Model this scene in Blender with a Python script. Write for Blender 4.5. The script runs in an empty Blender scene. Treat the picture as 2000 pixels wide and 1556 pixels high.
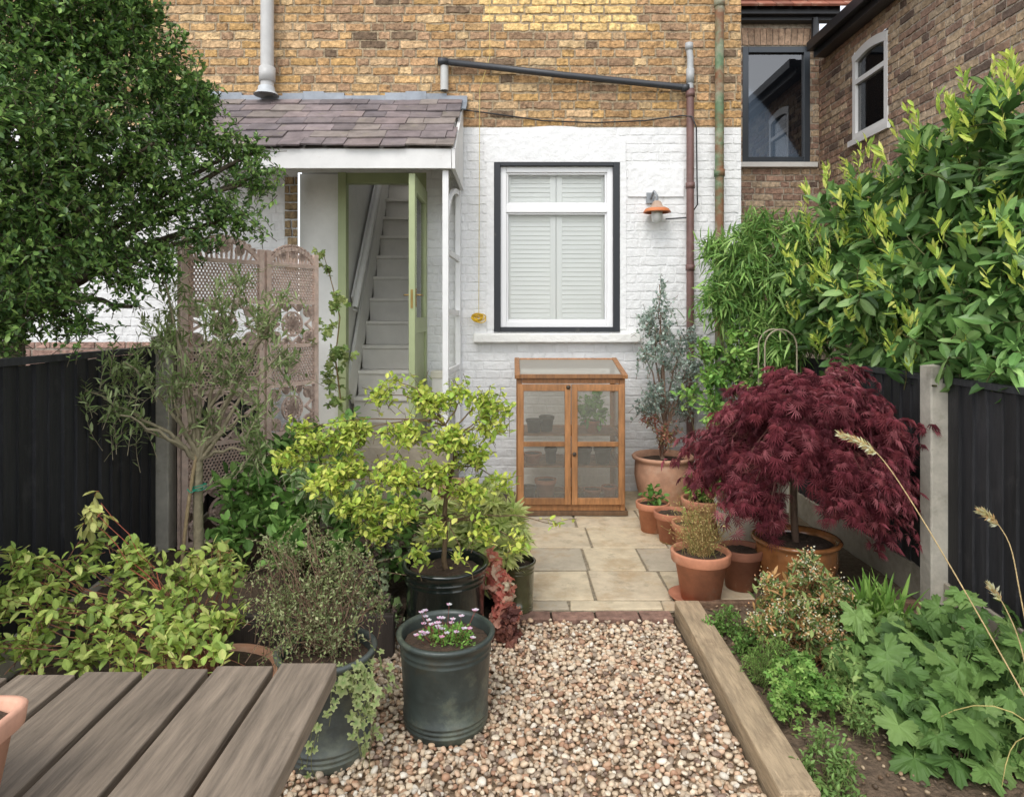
import bpy, math, numpy as np
rng=np.random.default_rng(11)
F=1333.;H=1.5
def W(px,py,d): return np.array([(px-1000)*d/F,d,H-(py-620)*d/F])   # survey: photo measurement + distance -> metres
def S(r,g,b,k=1.0):
    c=np.array([r,g,b])/255.; return np.where(c<.04045,c/12.92,((c+.055)/1.055)**2.4)*k
def nrm(v): return v/np.maximum(np.linalg.norm(v,axis=-1,keepdims=True),1e-9)
def A(*a): return np.array(a,float)
# ---------------------------------------------------------------- mesh accumulator
class Acc:
    def __init__(s): s.v=[];s.c=[];s.t=[];s.q=[];s.n=0
    def add(s,v,faces,col):
        v=np.asarray(v,float).reshape(-1,3);N=len(v);col=np.asarray(col,float)
        if col.ndim==1: col=np.tile(col,(N,1))
        s.v.append(v);s.c.append(col)
        if isinstance(faces,np.ndarray):
            (s.t if faces.shape[1]==3 else s.q).append(faces+s.n)
        else:
            t=[f for f in faces if len(f)==3];q=[f for f in faces if len(f)==4]
            if t:s.t.append(np.array(t)+s.n)
            if q:s.q.append(np.array(q)+s.n)
        s.n+=N
    def mesh(s,name,origin,smooth):
        me=bpy.data.meshes.new(name);v=np.concatenate(s.v)-np.asarray(origin);c=np.concatenate(s.c)
        q=np.concatenate(s.q) if s.q else np.zeros((0,4),int);t=np.concatenate(s.t) if s.t else np.zeros((0,3),int)
        li=np.concatenate([q.ravel(),t.ravel()]).astype(np.int32)
        st=np.concatenate([np.arange(len(q))*4,len(q)*4+np.arange(len(t))*3]).astype(np.int32)
        me.vertices.add(len(v));me.vertices.foreach_set('co',v.astype(np.float32).ravel())
        me.loops.add(len(li));me.loops.foreach_set('vertex_index',li)
        me.polygons.add(len(st));me.polygons.foreach_set('loop_start',st)
        me.update(calc_edges=True)
        me.polygons.foreach_set('use_smooth',np.full(len(st),smooth))
        ca=me.color_attributes.new('Col','FLOAT_COLOR','POINT')
        ca.data.foreach_set('color',np.concatenate([c,np.ones((len(c),1))],1).astype(np.float32).ravel())
        me.update();return me
WL={}
def thing(name,base,label,cat,group=None):
    o=bpy.data.objects.new(name,None);o.empty_display_size=.1;bpy.context.collection.objects.link(o)
    o.location=base;WL[o.name]=np.array(base,float);o['label']=label;o['category']=cat
    if group:o['group']=group
    return o
def sub(name,parent,base):
    o=bpy.data.objects.new(name,None);bpy.context.collection.objects.link(o);o.parent=parent
    o.location=np.array(base)-WL[parent.name];WL[o.name]=np.array(base,float);return o
def part(name,acc,mat,parent=None,origin=(0,0,0),smooth=False,bevel=0,label=None,cat=None,kind=None,group=None):
    if parent is not None: origin=WL[parent.name]
    me=acc.mesh(name,origin,smooth);me.materials.append(mat)
    o=bpy.data.objects.new(name,me);bpy.context.collection.objects.link(o)
    if parent is not None:o.parent=parent
    else:o.location=origin
    WL[o.name]=np.array(origin,float)
    if bevel:
        m=o.modifiers.new('bevel','BEVEL');m.width=bevel;m.segments=2;m.limit_method='ANGLE'
    if label:o['label']=label
    if cat:o['category']=cat
    if kind:o['kind']=kind
    if group:o['group']=group
    return o
# ---------------------------------------------------------------- primitives
BF=[(0,3,2,1),(4,5,6,7),(0,1,5,4),(1,2,6,5),(2,3,7,6),(3,0,4,7)]
def box(a,x0,x1,y0,y1,z0,z1,col):
    a.add([(x0,y0,z0),(x1,y0,z0),(x1,y1,z0),(x0,y1,z0),(x0,y0,z1),(x1,y0,z1),(x1,y1,z1),(x0,y1,z1)],BF,col)
def obox(a,C,X,Y,Z,h,col):
    C,X,Y,Z=map(lambda q:np.asarray(q,float),(C,X,Y,Z))
    s=[(-1,-1,-1),(1,-1,-1),(1,1,-1),(-1,1,-1),(-1,-1,1),(1,-1,1),(1,1,1),(-1,1,1)]
    a.add([C+i*h[0]*X+j*h[1]*Y+k*h[2]*Z for i,j,k in s],BF,col)
def beam(a,p,q,w,t,col,up=(0,0,1)):
    p,q=np.asarray(p,float),np.asarray(q,float);Y=nrm(q-p);X=nrm(np.cross(Y,up));Z=np.cross(X,Y)
    obox(a,(p+q)/2,X,Y,Z,(w/2,np.linalg.norm(q-p)/2,t/2),col)
def tubes(a,P,R,n=6,col=(1,1,1)):
    P=np.asarray(P,float)
    if P.ndim==2:P=P[None]
    N,K,_=P.shape;R=np.broadcast_to(np.asarray(R,float),(N,K))
    T=nrm(np.gradient(P,axis=1));ref=nrm(A(.31,.17,.93) if np.abs(T[...,2]).mean()<.75 else A(.9,.35,.1))
    X=nrm(np.cross(T,ref));Y=np.cross(T,X)
    th=np.arange(n)/n*2*np.pi
    V=P[:,:,None]+R[:,:,None,None]*(np.cos(th)[None,None,:,None]*X[:,:,None]+np.sin(th)[None,None,:,None]*Y[:,:,None])
    i=np.arange(n);j=(i+1)%n
    k=np.arange(K-1)[:,None]*n
    q=np.stack([k+i,k+j,k+n+j,k+n+i],-1).reshape(-1,4)
    f=(q[None]+(np.arange(N)*K*n)[:,None,None]).reshape(-1,4)
    c=np.asarray(col,float)
    if c.ndim==2:c=np.repeat(c,K*n,0)
    a.add(V.reshape(-1,3),f,c)
def cyl(a,p,q,r,col,n=16):
    p=np.asarray(p,float);q=np.asarray(q,float);d=nrm(q-p)*1e-4
    tubes(a,[p,p+d,q-d,q],[0.0005,r,r,.0005],n,col)
def lathe(a,prof,C,col,n=40,sq=0):
    th=np.arange(n)/n*2*np.pi;C=np.asarray(C,float)
    m=np.ones(n)
    if sq:m=(np.abs(np.cos(th))**sq+np.abs(np.sin(th))**sq)**(-1/sq)
    V=[];K=len(prof)
    for r,z in prof:V.append(np.stack([C[0]+r*m*np.cos(th),C[1]+r*m*np.sin(th),np.full(n,C[2]+z)],1))
    i=np.arange(n);j=(i+1)%n;k=np.arange(K-1)[:,None]*n
    a.add(np.concatenate(V),np.stack([k+i,k+j,k+n+j,k+n+i],-1).reshape(-1,4),col)
def bez(p0,p1,p2,n):
    t=np.linspace(0,1,n)[:,None];return (1-t)**2*p0+2*t*(1-t)*p1+t*t*p2
# ---------------------------------------------------------------- materials
def M(name,rough=.6,noise=.2,nscale=8,bump=0,bscale=40,trans=0,metal=0,stretch=(1,1,1),spec=.5,stain=None,coat=0,bdist=.01,stain2=None):
    m=bpy.data.materials.new(name);m.use_nodes=True;t=m.node_tree;N=t.nodes;L=t.links
    b=N['Principled BSDF'];out=N['Material Output']
    at=N.new('ShaderNodeAttribute');at.attribute_name='Col'
    tc=N.new('ShaderNodeTexCoord');mp=N.new('ShaderNodeMapping');mp.inputs['Scale'].default_value=stretch
    L.new(tc.outputs['Object'],mp.inputs[0])
    nz=N.new('ShaderNodeTexNoise');nz.inputs['Scale'].default_value=nscale;nz.inputs['Detail'].default_value=6;nz.inputs['Roughness'].default_value=.65
    L.new(mp.outputs[0],nz.inputs[0])
    mr=N.new('ShaderNodeMapRange');mr.inputs[1].default_value=.3;mr.inputs[2].default_value=.7;mr.inputs[3].default_value=1-noise;mr.inputs[4].default_value=1+noise*.6
    L.new(nz.outputs[0],mr.inputs[0])
    vm=N.new('ShaderNodeVectorMath');vm.operation='SCALE';L.new(at.outputs['Color'],vm.inputs[0]);L.new(mr.outputs[0],vm.inputs['Scale'])
    col=vm.outputs[0]
    for st in (stain,stain2):
        if not st:continue
        n2=N.new('ShaderNodeTexNoise');n2.inputs['Scale'].default_value=st[1];n2.inputs['Detail'].default_value=8;n2.inputs['Roughness'].default_value=.7;L.new(tc.outputs['Object'],n2.inputs[0])
        r2=N.new('ShaderNodeMapRange');r2.inputs[1].default_value=st[2];r2.inputs[2].default_value=st[2]+.15;r2.inputs[4].default_value=st[3];L.new(n2.outputs[0],r2.inputs[0])
        mx=N.new('ShaderNodeMix');mx.data_type='RGBA';L.new(r2.outputs[0],mx.inputs[0]);L.new(col,mx.inputs[6]);mx.inputs[7].default_value=(*st[0],1);col=mx.outputs[2]
    L.new(col,b.inputs['Base Color']);b.inputs['Roughness'].default_value=rough;b.inputs['Metallic'].default_value=metal
    b.inputs['Specular IOR Level'].default_value=spec;b.inputs['Coat Weight'].default_value=coat;b.inputs['Coat Roughness'].default_value=.1
    if bump:
        n3=N.new('ShaderNodeTexNoise');n3.inputs['Scale'].default_value=bscale;n3.inputs['Detail'].default_value=5;L.new(mp.outputs[0],n3.inputs[0])
        bp=N.new('ShaderNodeBump');bp.inputs['Strength'].default_value=bump;bp.inputs['Distance'].default_value=bdist;L.new(n3.outputs[0],bp.inputs['Height']);L.new(bp.outputs[0],b.inputs['Normal'])
    if trans:
        tr=N.new('ShaderNodeBsdfTranslucent');L.new(col,tr.inputs[0]);ms=N.new('ShaderNodeMixShader');ms.inputs[0].default_value=trans
        L.new(b.outputs[0],ms.inputs[1]);L.new(tr.outputs[0],ms.inputs[2]);L.new(ms.outputs[0],out.inputs[0])
    return m
def glassmat(name,tint,rough,clear,fres=1.5,base=(.02,.02,.02)):
    m=bpy.data.materials.new(name);m.use_nodes=True;t=m.node_tree;N=t.nodes;L=t.links;N.remove(N['Principled BSDF'])
    tr=N.new('ShaderNodeBsdfTransparent');tr.inputs[0].default_value=(*tint,1)
    df=N.new('ShaderNodeBsdfDiffuse');df.inputs[0].default_value=(*base,1)
    m1=N.new('ShaderNodeMixShader');m1.inputs[0].default_value=clear;L.new(df.outputs[0],m1.inputs[1]);L.new(tr.outputs[0],m1.inputs[2])
    gl=N.new('ShaderNodeBsdfGlossy');gl.inputs['Roughness'].default_value=rough
    fr=N.new('ShaderNodeFresnel');fr.inputs[0].default_value=fres
    m2=N.new('ShaderNodeMixShader');L.new(fr.outputs[0],m2.inputs[0]);L.new(m1.outputs[0],m2.inputs[1]);L.new(gl.outputs[0],m2.inputs[2])
    L.new(m2.outputs[0],N['Material Output'].inputs[0]);return m
m_brick=M('stock brick',.92,.5,30,1.,34,stain=(S(78,62,50),13,.54,.7),bdist=.018,stain2=(S(204,186,152),8,.60,.4))
m_brick2=M('neighbour brick',.9,.45,26,.9,36,stain=(S(96,78,66),11,.55,.6),bdist=.012)
m_white=M('white masonry paint',.8,.06,5,.9,20,stain=(S(188,184,172),6,.60,.4),bdist=.012)
m_paint=M('painted wood',.5,.08,6,.25,30,stain=(S(160,154,138),9,.62,.4),bdist=.003)
m_pvc=M('window plastic',.3,.02,3)
m_slate=M('slate',.65,.35,9,.6,40,stain=(S(140,134,104),8,.58,.5),bdist=.006,stain2=(S(176,168,156),14,.62,.5))
m_lead=M('lead',.55,.25,7,.4,18,metal=.2)
m_wood=M('orange timber',.5,.45,5,.25,30,stretch=(9,9,1.2),bdist=.002,stain=(S(112,80,50),6,.55,.55))
m_woodx=M('timber grain along depth',.6,.5,5,.7,14,stretch=(14,1.0,14),bdist=.004,stain=(S(168,156,138),3,.55,.4),stain2=(S(74,62,52),7,.62,.6))
m_sleeper=M('weathered sleeper',.85,.4,5,.8,14,stretch=(9,1.2,9),bdist=.008,stain=(S(120,100,78),7,.56,.55))
m_black=M('black stained timber',.7,.45,6,.6,30,stretch=(5,5,.6),bdist=.004,stain=(S(70,68,68),6,.56,.6))
m_conc=M('concrete',.9,.2,14,.6,60,bdist=.004,stain=(S(112,108,86),4,.54,.6))
m_terra=M('terracotta',.8,.25,10,.25,60,stain=(S(206,180,156),6,.55,.55),bdist=.003,stain2=(S(124,92,68),5,.60,.55))
m_glaze=M('dark glaze',.18,.45,9,.3,12,stain=(S(70,80,66),9,.57,.55),bdist=.006,coat=.5)
m_metalpot=M('weathered banded pot',.42,.5,6,.5,16,stain=(S(118,124,106),5,.50,.65),bdist=.006,coat=.1,stain2=(S(84,74,56),7,.56,.6),metal=.15)
m_soil=M('soil',.95,.45,30,1,45,bdist=.02)
m_stone=M('flagstone',.85,.2,9,.6,30,stain=(S(172,140,98),3.6,.50,.55),bdist=.008,stain2=(S(122,112,94),7,.56,.6))
m_peb=M('pebbles',.6,.22,40,.15,90)
m_leaf=M('leaf',.5,.15,20,trans=.35,spec=.3)
m_gloss=M('glossy leaf',.36,.15,16,trans=.28,spec=.45)
m_bark=M('bark',.9,.3,30,.6,60)
m_metal=M('painted metal',.5,.25,8,.2,40,stain=(S(120,66,40),9,.60,.5))
m_rust=M('rusting green iron',.7,.35,8,.4,30,stain=(S(156,152,132),4,.44,.8),stain2=(S(128,86,58),5,.46,.95))
m_plain=M('plastic',.4,.12,10)
m_brass=M('brass',.45,.2,10,metal=.7)
m_screen=M('carved washed wood',.85,.25,22,.4,70,stain=(S(226,208,194),14,.52,.5))
m_glass=glassmat('window glass',(1,1,1),.02,1.,1.38)
m_dglass=glassmat('dark window glass',(.4,.45,.5),.02,.6,2.3,(.01,.012,.016))
m_poly=glassmat('twin wall sheet',(.95,.93,.88),.2,.72,1.4,(.50,.48,.42))
m_side=glassmat('clear twin wall side',(.95,.94,.9),.2,.85,1.3,(.6,.58,.5))
m_lid=glassmat('weathered lid sheet',(.9,.88,.8),.3,.4,1.35,(.46,.44,.38))
# ---------------------------------------------------------------- brickwork
def bricks(a,O,U,N,u0,u1,z0,z1,holes,colf,depth=.01,joint=.01,jit=.0015,cj=.12):
    O,U,N=map(lambda q:np.asarray(q,float),(O,U,N));r=0;z=z0
    while z<z1-.02:
        zt=min(z+.075-joint,z1);zm=(z+zt)/2;u=u0-(.164 if r%2 else 0)-.05*rng.random();k=r%3
        while u<u1:
            l=(.215,.1025)[k%2]*rng.uniform(.95,1.04);k+=1;segs=[(max(u,u0),min(u+l,u1))]
            for (ha,hb,hz0,hz1) in holes:
                if hz0<zm<hz1:
                    ns=[]
                    for s0,s1 in segs:
                        if s1<=ha or s0>=hb:ns.append((s0,s1))
                        else:
                            if s0<ha:ns.append((s0,ha))
                            if s1>hb:ns.append((hb,s1))
                    segs=ns
            for s0,s1 in segs:
                if s1-s0<.02:continue
                dd=depth*(1+.35*rng.standard_normal()*.5);b=.0035;n=6
                us=np.linspace(s0,s1,n);lo=rng.normal(0,jit,n);hi=rng.normal(0,jit,n);zs_=rng.normal(0,jit*.7)
                v=[];c=[];cc=colf(.5*(s0+s1),zm)
                for row,(zz,dp,e) in enumerate(((z,-.004,lo),(z+b,dd,lo),(zt-b,dd,hi),(zt,-.004,hi))):
                    for i in range(n):
                        uu=us[i]+(b if i==0 else -b if i==n-1 else 0)*(1 if row in(1,2) else 0)
                        v.append(O+U*uu+A(0,0,zz+e[i]+zs_)+N*(dp+rng.normal(0,jit*.35)));c.append(cc*(1+rng.normal(0,cj)))
                f=[(r_*n+i,r_*n+i+1,(r_+1)*n+i+1,(r_+1)*n+i) for r_ in range(3) for i in range(n-1)]
                for e_ in(0,n-1):
                    k0=len(v);v+= [O+U*us[e_]+A(0,0,z)-N*.004,O+U*us[e_]+A(0,0,zt)-N*.004];c+=[cc,cc];f.append((k0,n+e_,2*n+e_,k0+1))
                a.add(np.array(v),f,np.clip(np.array(c),0,.95))
            u+=l+joint
        z+=.075;r+=1
def plane_holes(a,O,U,u0,u1,z0,z1,holes,col):
    O=np.asarray(O,float);U=np.asarray(U,float)
    us=sorted({u0,u1,*[min(max(h[i],u0),u1) for h in holes for i in(0,1)]});zs=sorted({z0,z1,*[min(max(h[i],z0),z1) for h in holes for i in(2,3)]})
    for i in range(len(us)-1):
        for j in range(len(zs)-1):
            um=(us[i]+us[i+1])/2;zm=(zs[j]+zs[j+1])/2
            if any(h[0]<um<h[1] and h[2]<zm<h[3] for h in holes):continue
            a.add([O+U*us[i]+A(0,0,zs[j]),O+U*us[i+1]+A(0,0,zs[j]),O+U*us[i+1]+A(0,0,zs[j+1]),O+U*us[i]+A(0,0,zs[j+1])],[(0,1,2,3)],col)
stock=[S(204,166,116),S(194,154,106),S(214,182,136),S(188,148,102),S(176,142,110),S(208,174,132),S(166,134,104),S(196,156,114),S(200,160,104)]
def stockcol(u,z):
    if -.25<u<1.08 and z>3.97 and (z>4.05 or u>-.1): return S(242,204,138)*rng.uniform(.9,1.1)
    p=math.sin(u*1.7+z*2.3)+math.sin(u*4.1-z*3.1)*.7
    c=stock[rng.integers(len(stock))]*rng.uniform(.82,1.12)
    if rng.random()<.03+.09*(p>0.9): c=S(128,106,84)*rng.uniform(.6,1.1)
    return c
# ================================================================ HOUSE
DW=5.9;XR=1.98;XL=-5.6
WH=S(233,233,232)
house=thing('brick_house',(-.5,DW,0),'yellow stock brick terraced house with white painted ground floor','house')
win=(-.155,.93,1.376,2.837);door=(-1.85,-.74,.45,2.75)
a=Acc();bricks(a,(0,DW,0),(1,0,0),(0,-1,0),XL,XR,3.15,5.4,[],stockcol,.007,.013,.0032)
plane_holes(a,(0,DW,0),(1,0,0),XL,XR,3.14,5.4,[],S(172,154,126))
bricks(a,(0,DW-.012,0),(1,0,0),(0,-1,0),-1.96,-1.85,1.9,2.74,[],lambda u,z:S(176,152,116)*rng.uniform(.7,1.1),.006,.012,.002)
part('brick_wall',a,m_brick,house)
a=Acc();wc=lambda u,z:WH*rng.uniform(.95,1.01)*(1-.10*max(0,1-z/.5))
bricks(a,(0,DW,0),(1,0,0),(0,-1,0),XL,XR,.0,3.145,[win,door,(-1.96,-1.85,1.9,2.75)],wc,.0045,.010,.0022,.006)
plane_holes(a,(0,DW,0),(1,0,0),XL,XR,-.02,3.14,[win,door],WH*.95)
cx=.39;n=24
for i in range(n):
    u0=-.24+1.22*i/n;u1=-.24+1.22*(i+1)/n
    f=lambda u:3.02+.13*(1-((u-cx+.02)/.63)**2)
    y=DW-.016
    a.add([(u0,y,2.84),(u1,y,2.84),(u1,y,f(u1)),(u0,y,f(u0))],[(0,1,2,3)],WH)
    a.add([(u0,y,f(u0)),(u1,y,f(u1)),(u1,DW,f(u1)),(u0,DW,f(u0))],[(0,1,2,3)],WH*.95)
box(a,-.22,-.156,DW-.014,DW,1.40,2.839,WH);box(a,.931,.985,DW-.014,DW,1.40,2.839,WH)
box(a,1.0,1.48,DW-.02,DW,2.54,2.79,WH)
part('painted_wall',a,m_white,house)
a=Acc()
a.add([(XR,DW,0),(XR,9.5,0),(XR,9.5,5.4),(XR,DW,5.4)],[(0,1,2,3)],S(150,120,90))
part('side_wall',a,m_brick2,house)
# hall & stairs
a=Acc();w=S(226,225,220)
box(a,-1.85,-1.49,DW+.05,DW+.1,.45,2.75,w)
box(a,-1.85,-.70,DW+.11,DW+.2,2.76,3.1,S(170,168,160))
a.add([(-1.49,DW+.1,.3),(-1.49,9.3,.3),(-1.49,9.3,5.2),(-1.49,DW+.1,5.2)],[(0,1,2,3)],w)
a.add([(-.70,DW+.1,.3),(-.70,9.3,.3),(-.70,9.3,5.2),(-.70,DW+.1,5.2)],[(0,1,2,3)],w)
a.add([(-1.49,9.0,.3),(-.70,9.0,.3),(-.70,9.0,5.2),(-1.49,9.0,5.2)],[(0,1,2,3)],S(110,106,98))  # end wall coloured dark to stand in for shade at the stair top
box(a,-1.85,-.70,DW,6.4,.44,.54,S(160,150,135))
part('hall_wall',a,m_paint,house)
a=Acc();box(a,-1.485,-.705,7.7,9.2,4.3,4.35,w);part('shading_ceiling',a,m_paint,house)  # unseen slab added over the upper stairs to darken them
a=Acc()
for i in range(13):
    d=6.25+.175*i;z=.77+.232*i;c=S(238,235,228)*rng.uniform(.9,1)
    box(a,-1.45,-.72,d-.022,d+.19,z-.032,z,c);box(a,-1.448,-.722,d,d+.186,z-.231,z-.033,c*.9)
beam(a,(-1.46,6.15,.80),(-1.46,8.4,3.75),.03,.30,w);
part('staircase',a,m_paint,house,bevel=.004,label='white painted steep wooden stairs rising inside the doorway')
a=Acc();tubes(a,[(-1.41,6.12,1.58),(-1.41,6.3,1.80),(-1.41,8.3,4.15)],[.03,.03,.03],8,w);beam(a,(-1.455,6.3,1.62),(-1.455,8.3,3.97),.02,.22,w)
part('handrail',a,m_paint,house,smooth=False)
# door
g=S(168,178,134)
a=Acc();box(a,-1.50,-1.43,DW-.02,DW+.08,.5,2.75,g);box(a,-.785,-.74,DW+.0,DW+.08,.5,2.75,g);box(a,-1.43,-.785,DW-.0,DW+.08,2.66,2.75,g)
part('door_frame',a,m_paint,house,bevel=.003)
dr=sub('door',house,(-.75,5.88,.56))
a=Acc();x0,x1=-.775,-.728
for (ya,yb,za,zb) in ((5.12,5.22,.58,2.58),(5.78,5.87,.58,2.58),(5.22,5.78,2.46,2.58),(5.22,5.78,1.38,1.50),(5.22,5.78,.58,.78)):box(a,x0,x1,ya,yb,za,zb,g)
box(a,x0+.015,x1-.015,5.22,5.78,.78,1.38,g*.95)
part('leaf',a,m_paint,dr,bevel=.003)
a=Acc();box(a,-.755,-.749,5.22,5.78,1.50,2.46,A(.8,.85,.8));part('pane',a,m_glass,dr)
a=Acc();br=S(150,124,72)
for s,x in((-1,x0),(1,x1)):
    box(a,min(x,x+s*.005),max(x,x+s*.005),5.15,5.18,1.58,1.72,br);tubes(a,[(x,5.165,1.67),(x+s*.036,5.165,1.67),(x+s*.042,5.175,1.67),(x+s*.042,5.25,1.67)],[.006]*4,8,br)
box(a,x0+.015,x1-.015,5.115,5.12,1.57,1.71,br)
part('handle',a,m_brass,dr,smooth=False)
# kitchen window
wn=sub('window',house,(.39,DW,1.376))
a=Acc();k=S(36,39,44);x0,x1,z0,z1=win
box(a,x0,x0+.055,DW-.02,DW+.14,z0,z1,k);box(a,x1-.055,x1,DW-.02,DW+.14,z0,z1,k);box(a,x0+.055,x1-.055,DW-.02,DW+.14,z1-.03,z1,k);box(a,x0+.055,x1-.055,DW-.02,DW+.14,z0,z0+.04,k)
part('reveal',a,m_paint,wn,bevel=.003,label='black painted window reveal')
a=Acc();c=S(240,240,240);X0,X1,Z0,Z1=-.1,.875,1.416,2.807
for f in((X0,X0+.05,Z0,Z1),(X1-.05,X1,Z0,Z1),(X0+.05,X1-.05,Z1-.05,Z1),(X0+.05,X1-.05,Z0,Z0+.05),(X0+.05,X1-.05,2.41,2.48)):box(a,f[0],f[1],DW+.02,DW+.09,f[2],f[3],c)
for f in((X0+.05,X1-.05,2.48,Z1-.05),(X0+.05,X1-.05,Z0+.05,2.41)):
    t=.018
    box(a,f[0],f[0]+t,DW+.035,DW+.08,f[2],f[3],c*.9);box(a,f[1]-t,f[1],DW+.035,DW+.08,f[2],f[3],c*.9);box(a,f[0]+t,f[1]-t,DW+.035,DW+.08,f[3]-t,f[3],c*.9);box(a,f[0]+t,f[1]-t,DW+.035,DW+.08,f[2],f[2]+t,c*.9)
part('frame',a,m_pvc,wn,bevel=.004)
a=Acc();box(a,X0+.05,X1-.05,DW+.065,DW+.07,Z0+.05,Z1-.05,c);part('pane',a,m_glass,wn)
a=Acc();c=A(.86,.88,.82)
for (za,zb) in((1.45,2.43),(2.47,2.78)):
    for (xa,xb) in((-.06,.385),(.39,.835)):
        box(a,xa,xa+.05,6.01,6.04,za,zb,c);box(a,xb-.05,xb,6.01,6.04,za,zb,c);box(a,xa+.05,xb-.05,6.01,6.04,zb-.05,zb,c);box(a,xa+.05,xb-.05,6.01,6.04,za,za+.05,c)
        z=za+.06
        while z<zb-.06:
            obox(a,((xa+xb)/2,6.025,z+.012),(1,0,0),nrm(A(0,.28,.96)),nrm(A(0,-.96,.28)),((xb-xa)/2-.05,.0225,.004),c);z+=.040
box(a,-.1,.9,6.06,6.08,1.4,2.83,A(.84,.85,.8))
part('shutter',a,m_pvc,wn,label='white louvred interior shutters, closed')
a=Acc();box(a,-.33,1.10,DW-.09,DW+.02,1.285,1.365,S(232,231,226));part('sill',a,m_white,wn,bevel=.012)
# porch canopy
po=sub('porch',house,(-1.6,5.5,.55))
E=A(0,5.06,2.765);sl=nrm(A(0,.84,.61));nn=np.cross(A(1,0,0),sl)
a=Acc();s=-.02
while s<.93:
    x=-2.8-rng.random()*.2
    while x<-.43:
        w_=rng.uniform(.13,.30);xe=min(x+w_,-.425)
        if xe-x>.05:
            c=[S(132,120,120),S(122,112,112),S(140,126,124),S(114,106,108),S(134,124,118)][rng.integers(5)]*rng.uniform(.8,1.12)
            L_=.17+rng.uniform(-.012,.016);C=E+A((x+xe)/2,0,0)+sl*(s+.11+rng.uniform(-.008,.008))+nn*(.012+rng.uniform(0,.008));tl=rng.uniform(-.010,.010)
            yv=nrm(sl-nn*(.055+rng.uniform(-.01,.03))+A(rng.uniform(-.03,.03),0,0));xv=nrm(np.cross(yv,nn)+nn*tl*2);obox(a,C,xv,yv,np.cross(xv,yv),((xe-x)/2-.002,L_*.72,.006),c)
        x=xe if xe<-.43 else 0
        if x==0:break
    s+=.155*rng.uniform(.92,1.05)
part('slate_roof',a,m_slate,po)
a=Acc();w=S(226,225,222)
box(a,-2.8,-.45,5.06,5.085,2.605,2.75,w)
a.add([(-.445,5.05,2.60),(-.445,5.89,2.60),(-.445,5.89,3.33),(-.445,5.05,2.75),(-.42,5.05,2.60),(-.42,5.89,2.60),(-.42,5.89,3.33),(-.42,5.05,2.75)],[(0,1,2,3),(4,5,6,7),(0,1,5,4),(3,2,6,7),(0,4,7,3)],w)
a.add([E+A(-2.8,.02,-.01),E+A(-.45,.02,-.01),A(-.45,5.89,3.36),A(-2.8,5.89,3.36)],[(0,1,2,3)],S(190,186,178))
part('fascia',a,m_paint,po,bevel=.002)
a=Acc()
for i in range(14):
    x=-2.85+i*.176;z=3.42+.02*math.sin(i*1.3);box(a,x,x+.177,DW-.04-.004*(i%2),DW-.005,3.31,z,S(150,156,164)*rng.uniform(.85,1.05))
    obox(a,(x+.088,5.79,3.295),(1,0,0),sl,nn,(.089,.085,.004+.001*(i%2)),S(142,150,158)*rng.uniform(.85,1.05))
part('flashing',a,m_lead,po)
a=Acc();w=S(230,230,228)
box(a,-.52,-.475,5.10,5.145,.5,2.6,w);box(a,-.485,-.44,5.83,5.885,.5,2.6,w)
for z in(1.08,1.54,2.0):beam(a,(-.498,5.145,z),(-.463,5.83,z),.028,.045,w)
p=bez(A(-.495,5.15,2.05),A(-.49,5.2,2.55),A(-.463,5.82,2.56),10)
for i in range(9):beam(a,p[i],p[i+1]+(p[i+1]-p[i])*.05,.026,.04,w)
part('post',a,m_paint,po,bevel=.003,label='white timber side frame with rungs and curved brace')
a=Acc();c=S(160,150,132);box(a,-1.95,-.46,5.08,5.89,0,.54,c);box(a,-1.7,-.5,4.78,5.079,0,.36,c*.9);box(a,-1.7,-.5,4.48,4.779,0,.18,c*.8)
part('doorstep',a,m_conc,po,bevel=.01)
a=Acc();box(a,-.66,-.54,5.60,5.72,.54,1.02,S(226,224,216));box(a,-.668,-.532,5.592,5.728,1.0,1.06,S(216,212,195));part('meter_box',a,m_paint,house,bevel=.006)
# drain pipes
def pipe(name,pts,r,col,mat,collars=(),label=None,par=house):
    a=Acc();tubes(a,pts,[r]*len(pts),14,col)
    for p,q in collars:cyl(a,p,q,r*1.22,np.asarray(col)*.95,14)
    part(name,a,mat,par,smooth=True,label=label)
x=-2.08;pipe('drainpipe',[(x,5.80,3.40),(x,5.8,3.6),(x,5.8,5.4)],.056,S(192,191,188),m_plain,[((x,5.8,3.50),(x,5.8,3.62))],'pale grey soil pipe with collar')
a=Acc();lathe(a,[(.105,0),(.085,.02),(.070,.04),(.066,.07),(.058,.075)],(x,5.78,3.38),S(186,190,192),20);part('pipe_boot',a,m_plain,house,smooth=True)
pa,pb=W(862,120,5.83),W(1345,172,5.83)
pipe('waste_pipe',[pa+A(0,.07,0),pa,pa+(pb-pa)*.5+A(0,0,-.006),pb],.028,S(58,60,64),m_plain,[(pa-A(.03,0,0),pa+A(.05,0,-.005)),(pb-A(.06,0,0),pb)],'dark grey sloping waste pipe')
p1=W(868,150,5.85);pipe('vent_stub',[p1+A(0,0,-.12),p1+A(0,0,.1)],.035,S(190,190,186),m_plain)
xb=(1348-1000)*5.83/F
pipe('drainpipe',[(xb,5.83,0.02),(xb,5.83,3.45)],.032,S(118,88,82),m_metal,[((xb,5.83,z),(xb,5.83,z+.05)) for z in(.9,1.9,2.6,3.38)],'maroon painted downpipe')
pipe('vent_pipe',[(xb,5.83,3.45),(xb,5.83,3.72),(xb-.01,5.83,3.8),(xb-.01,5.83,3.83)],.028,S(176,178,178),m_plain,[((xb,5.83,3.5),(xb,5.83,3.62)),((xb-.01,5.83,3.78),(xb-.01,5.83,3.84))],'short grey plastic vent pipe')
xg=(1405-1000)*5.82/F
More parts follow.
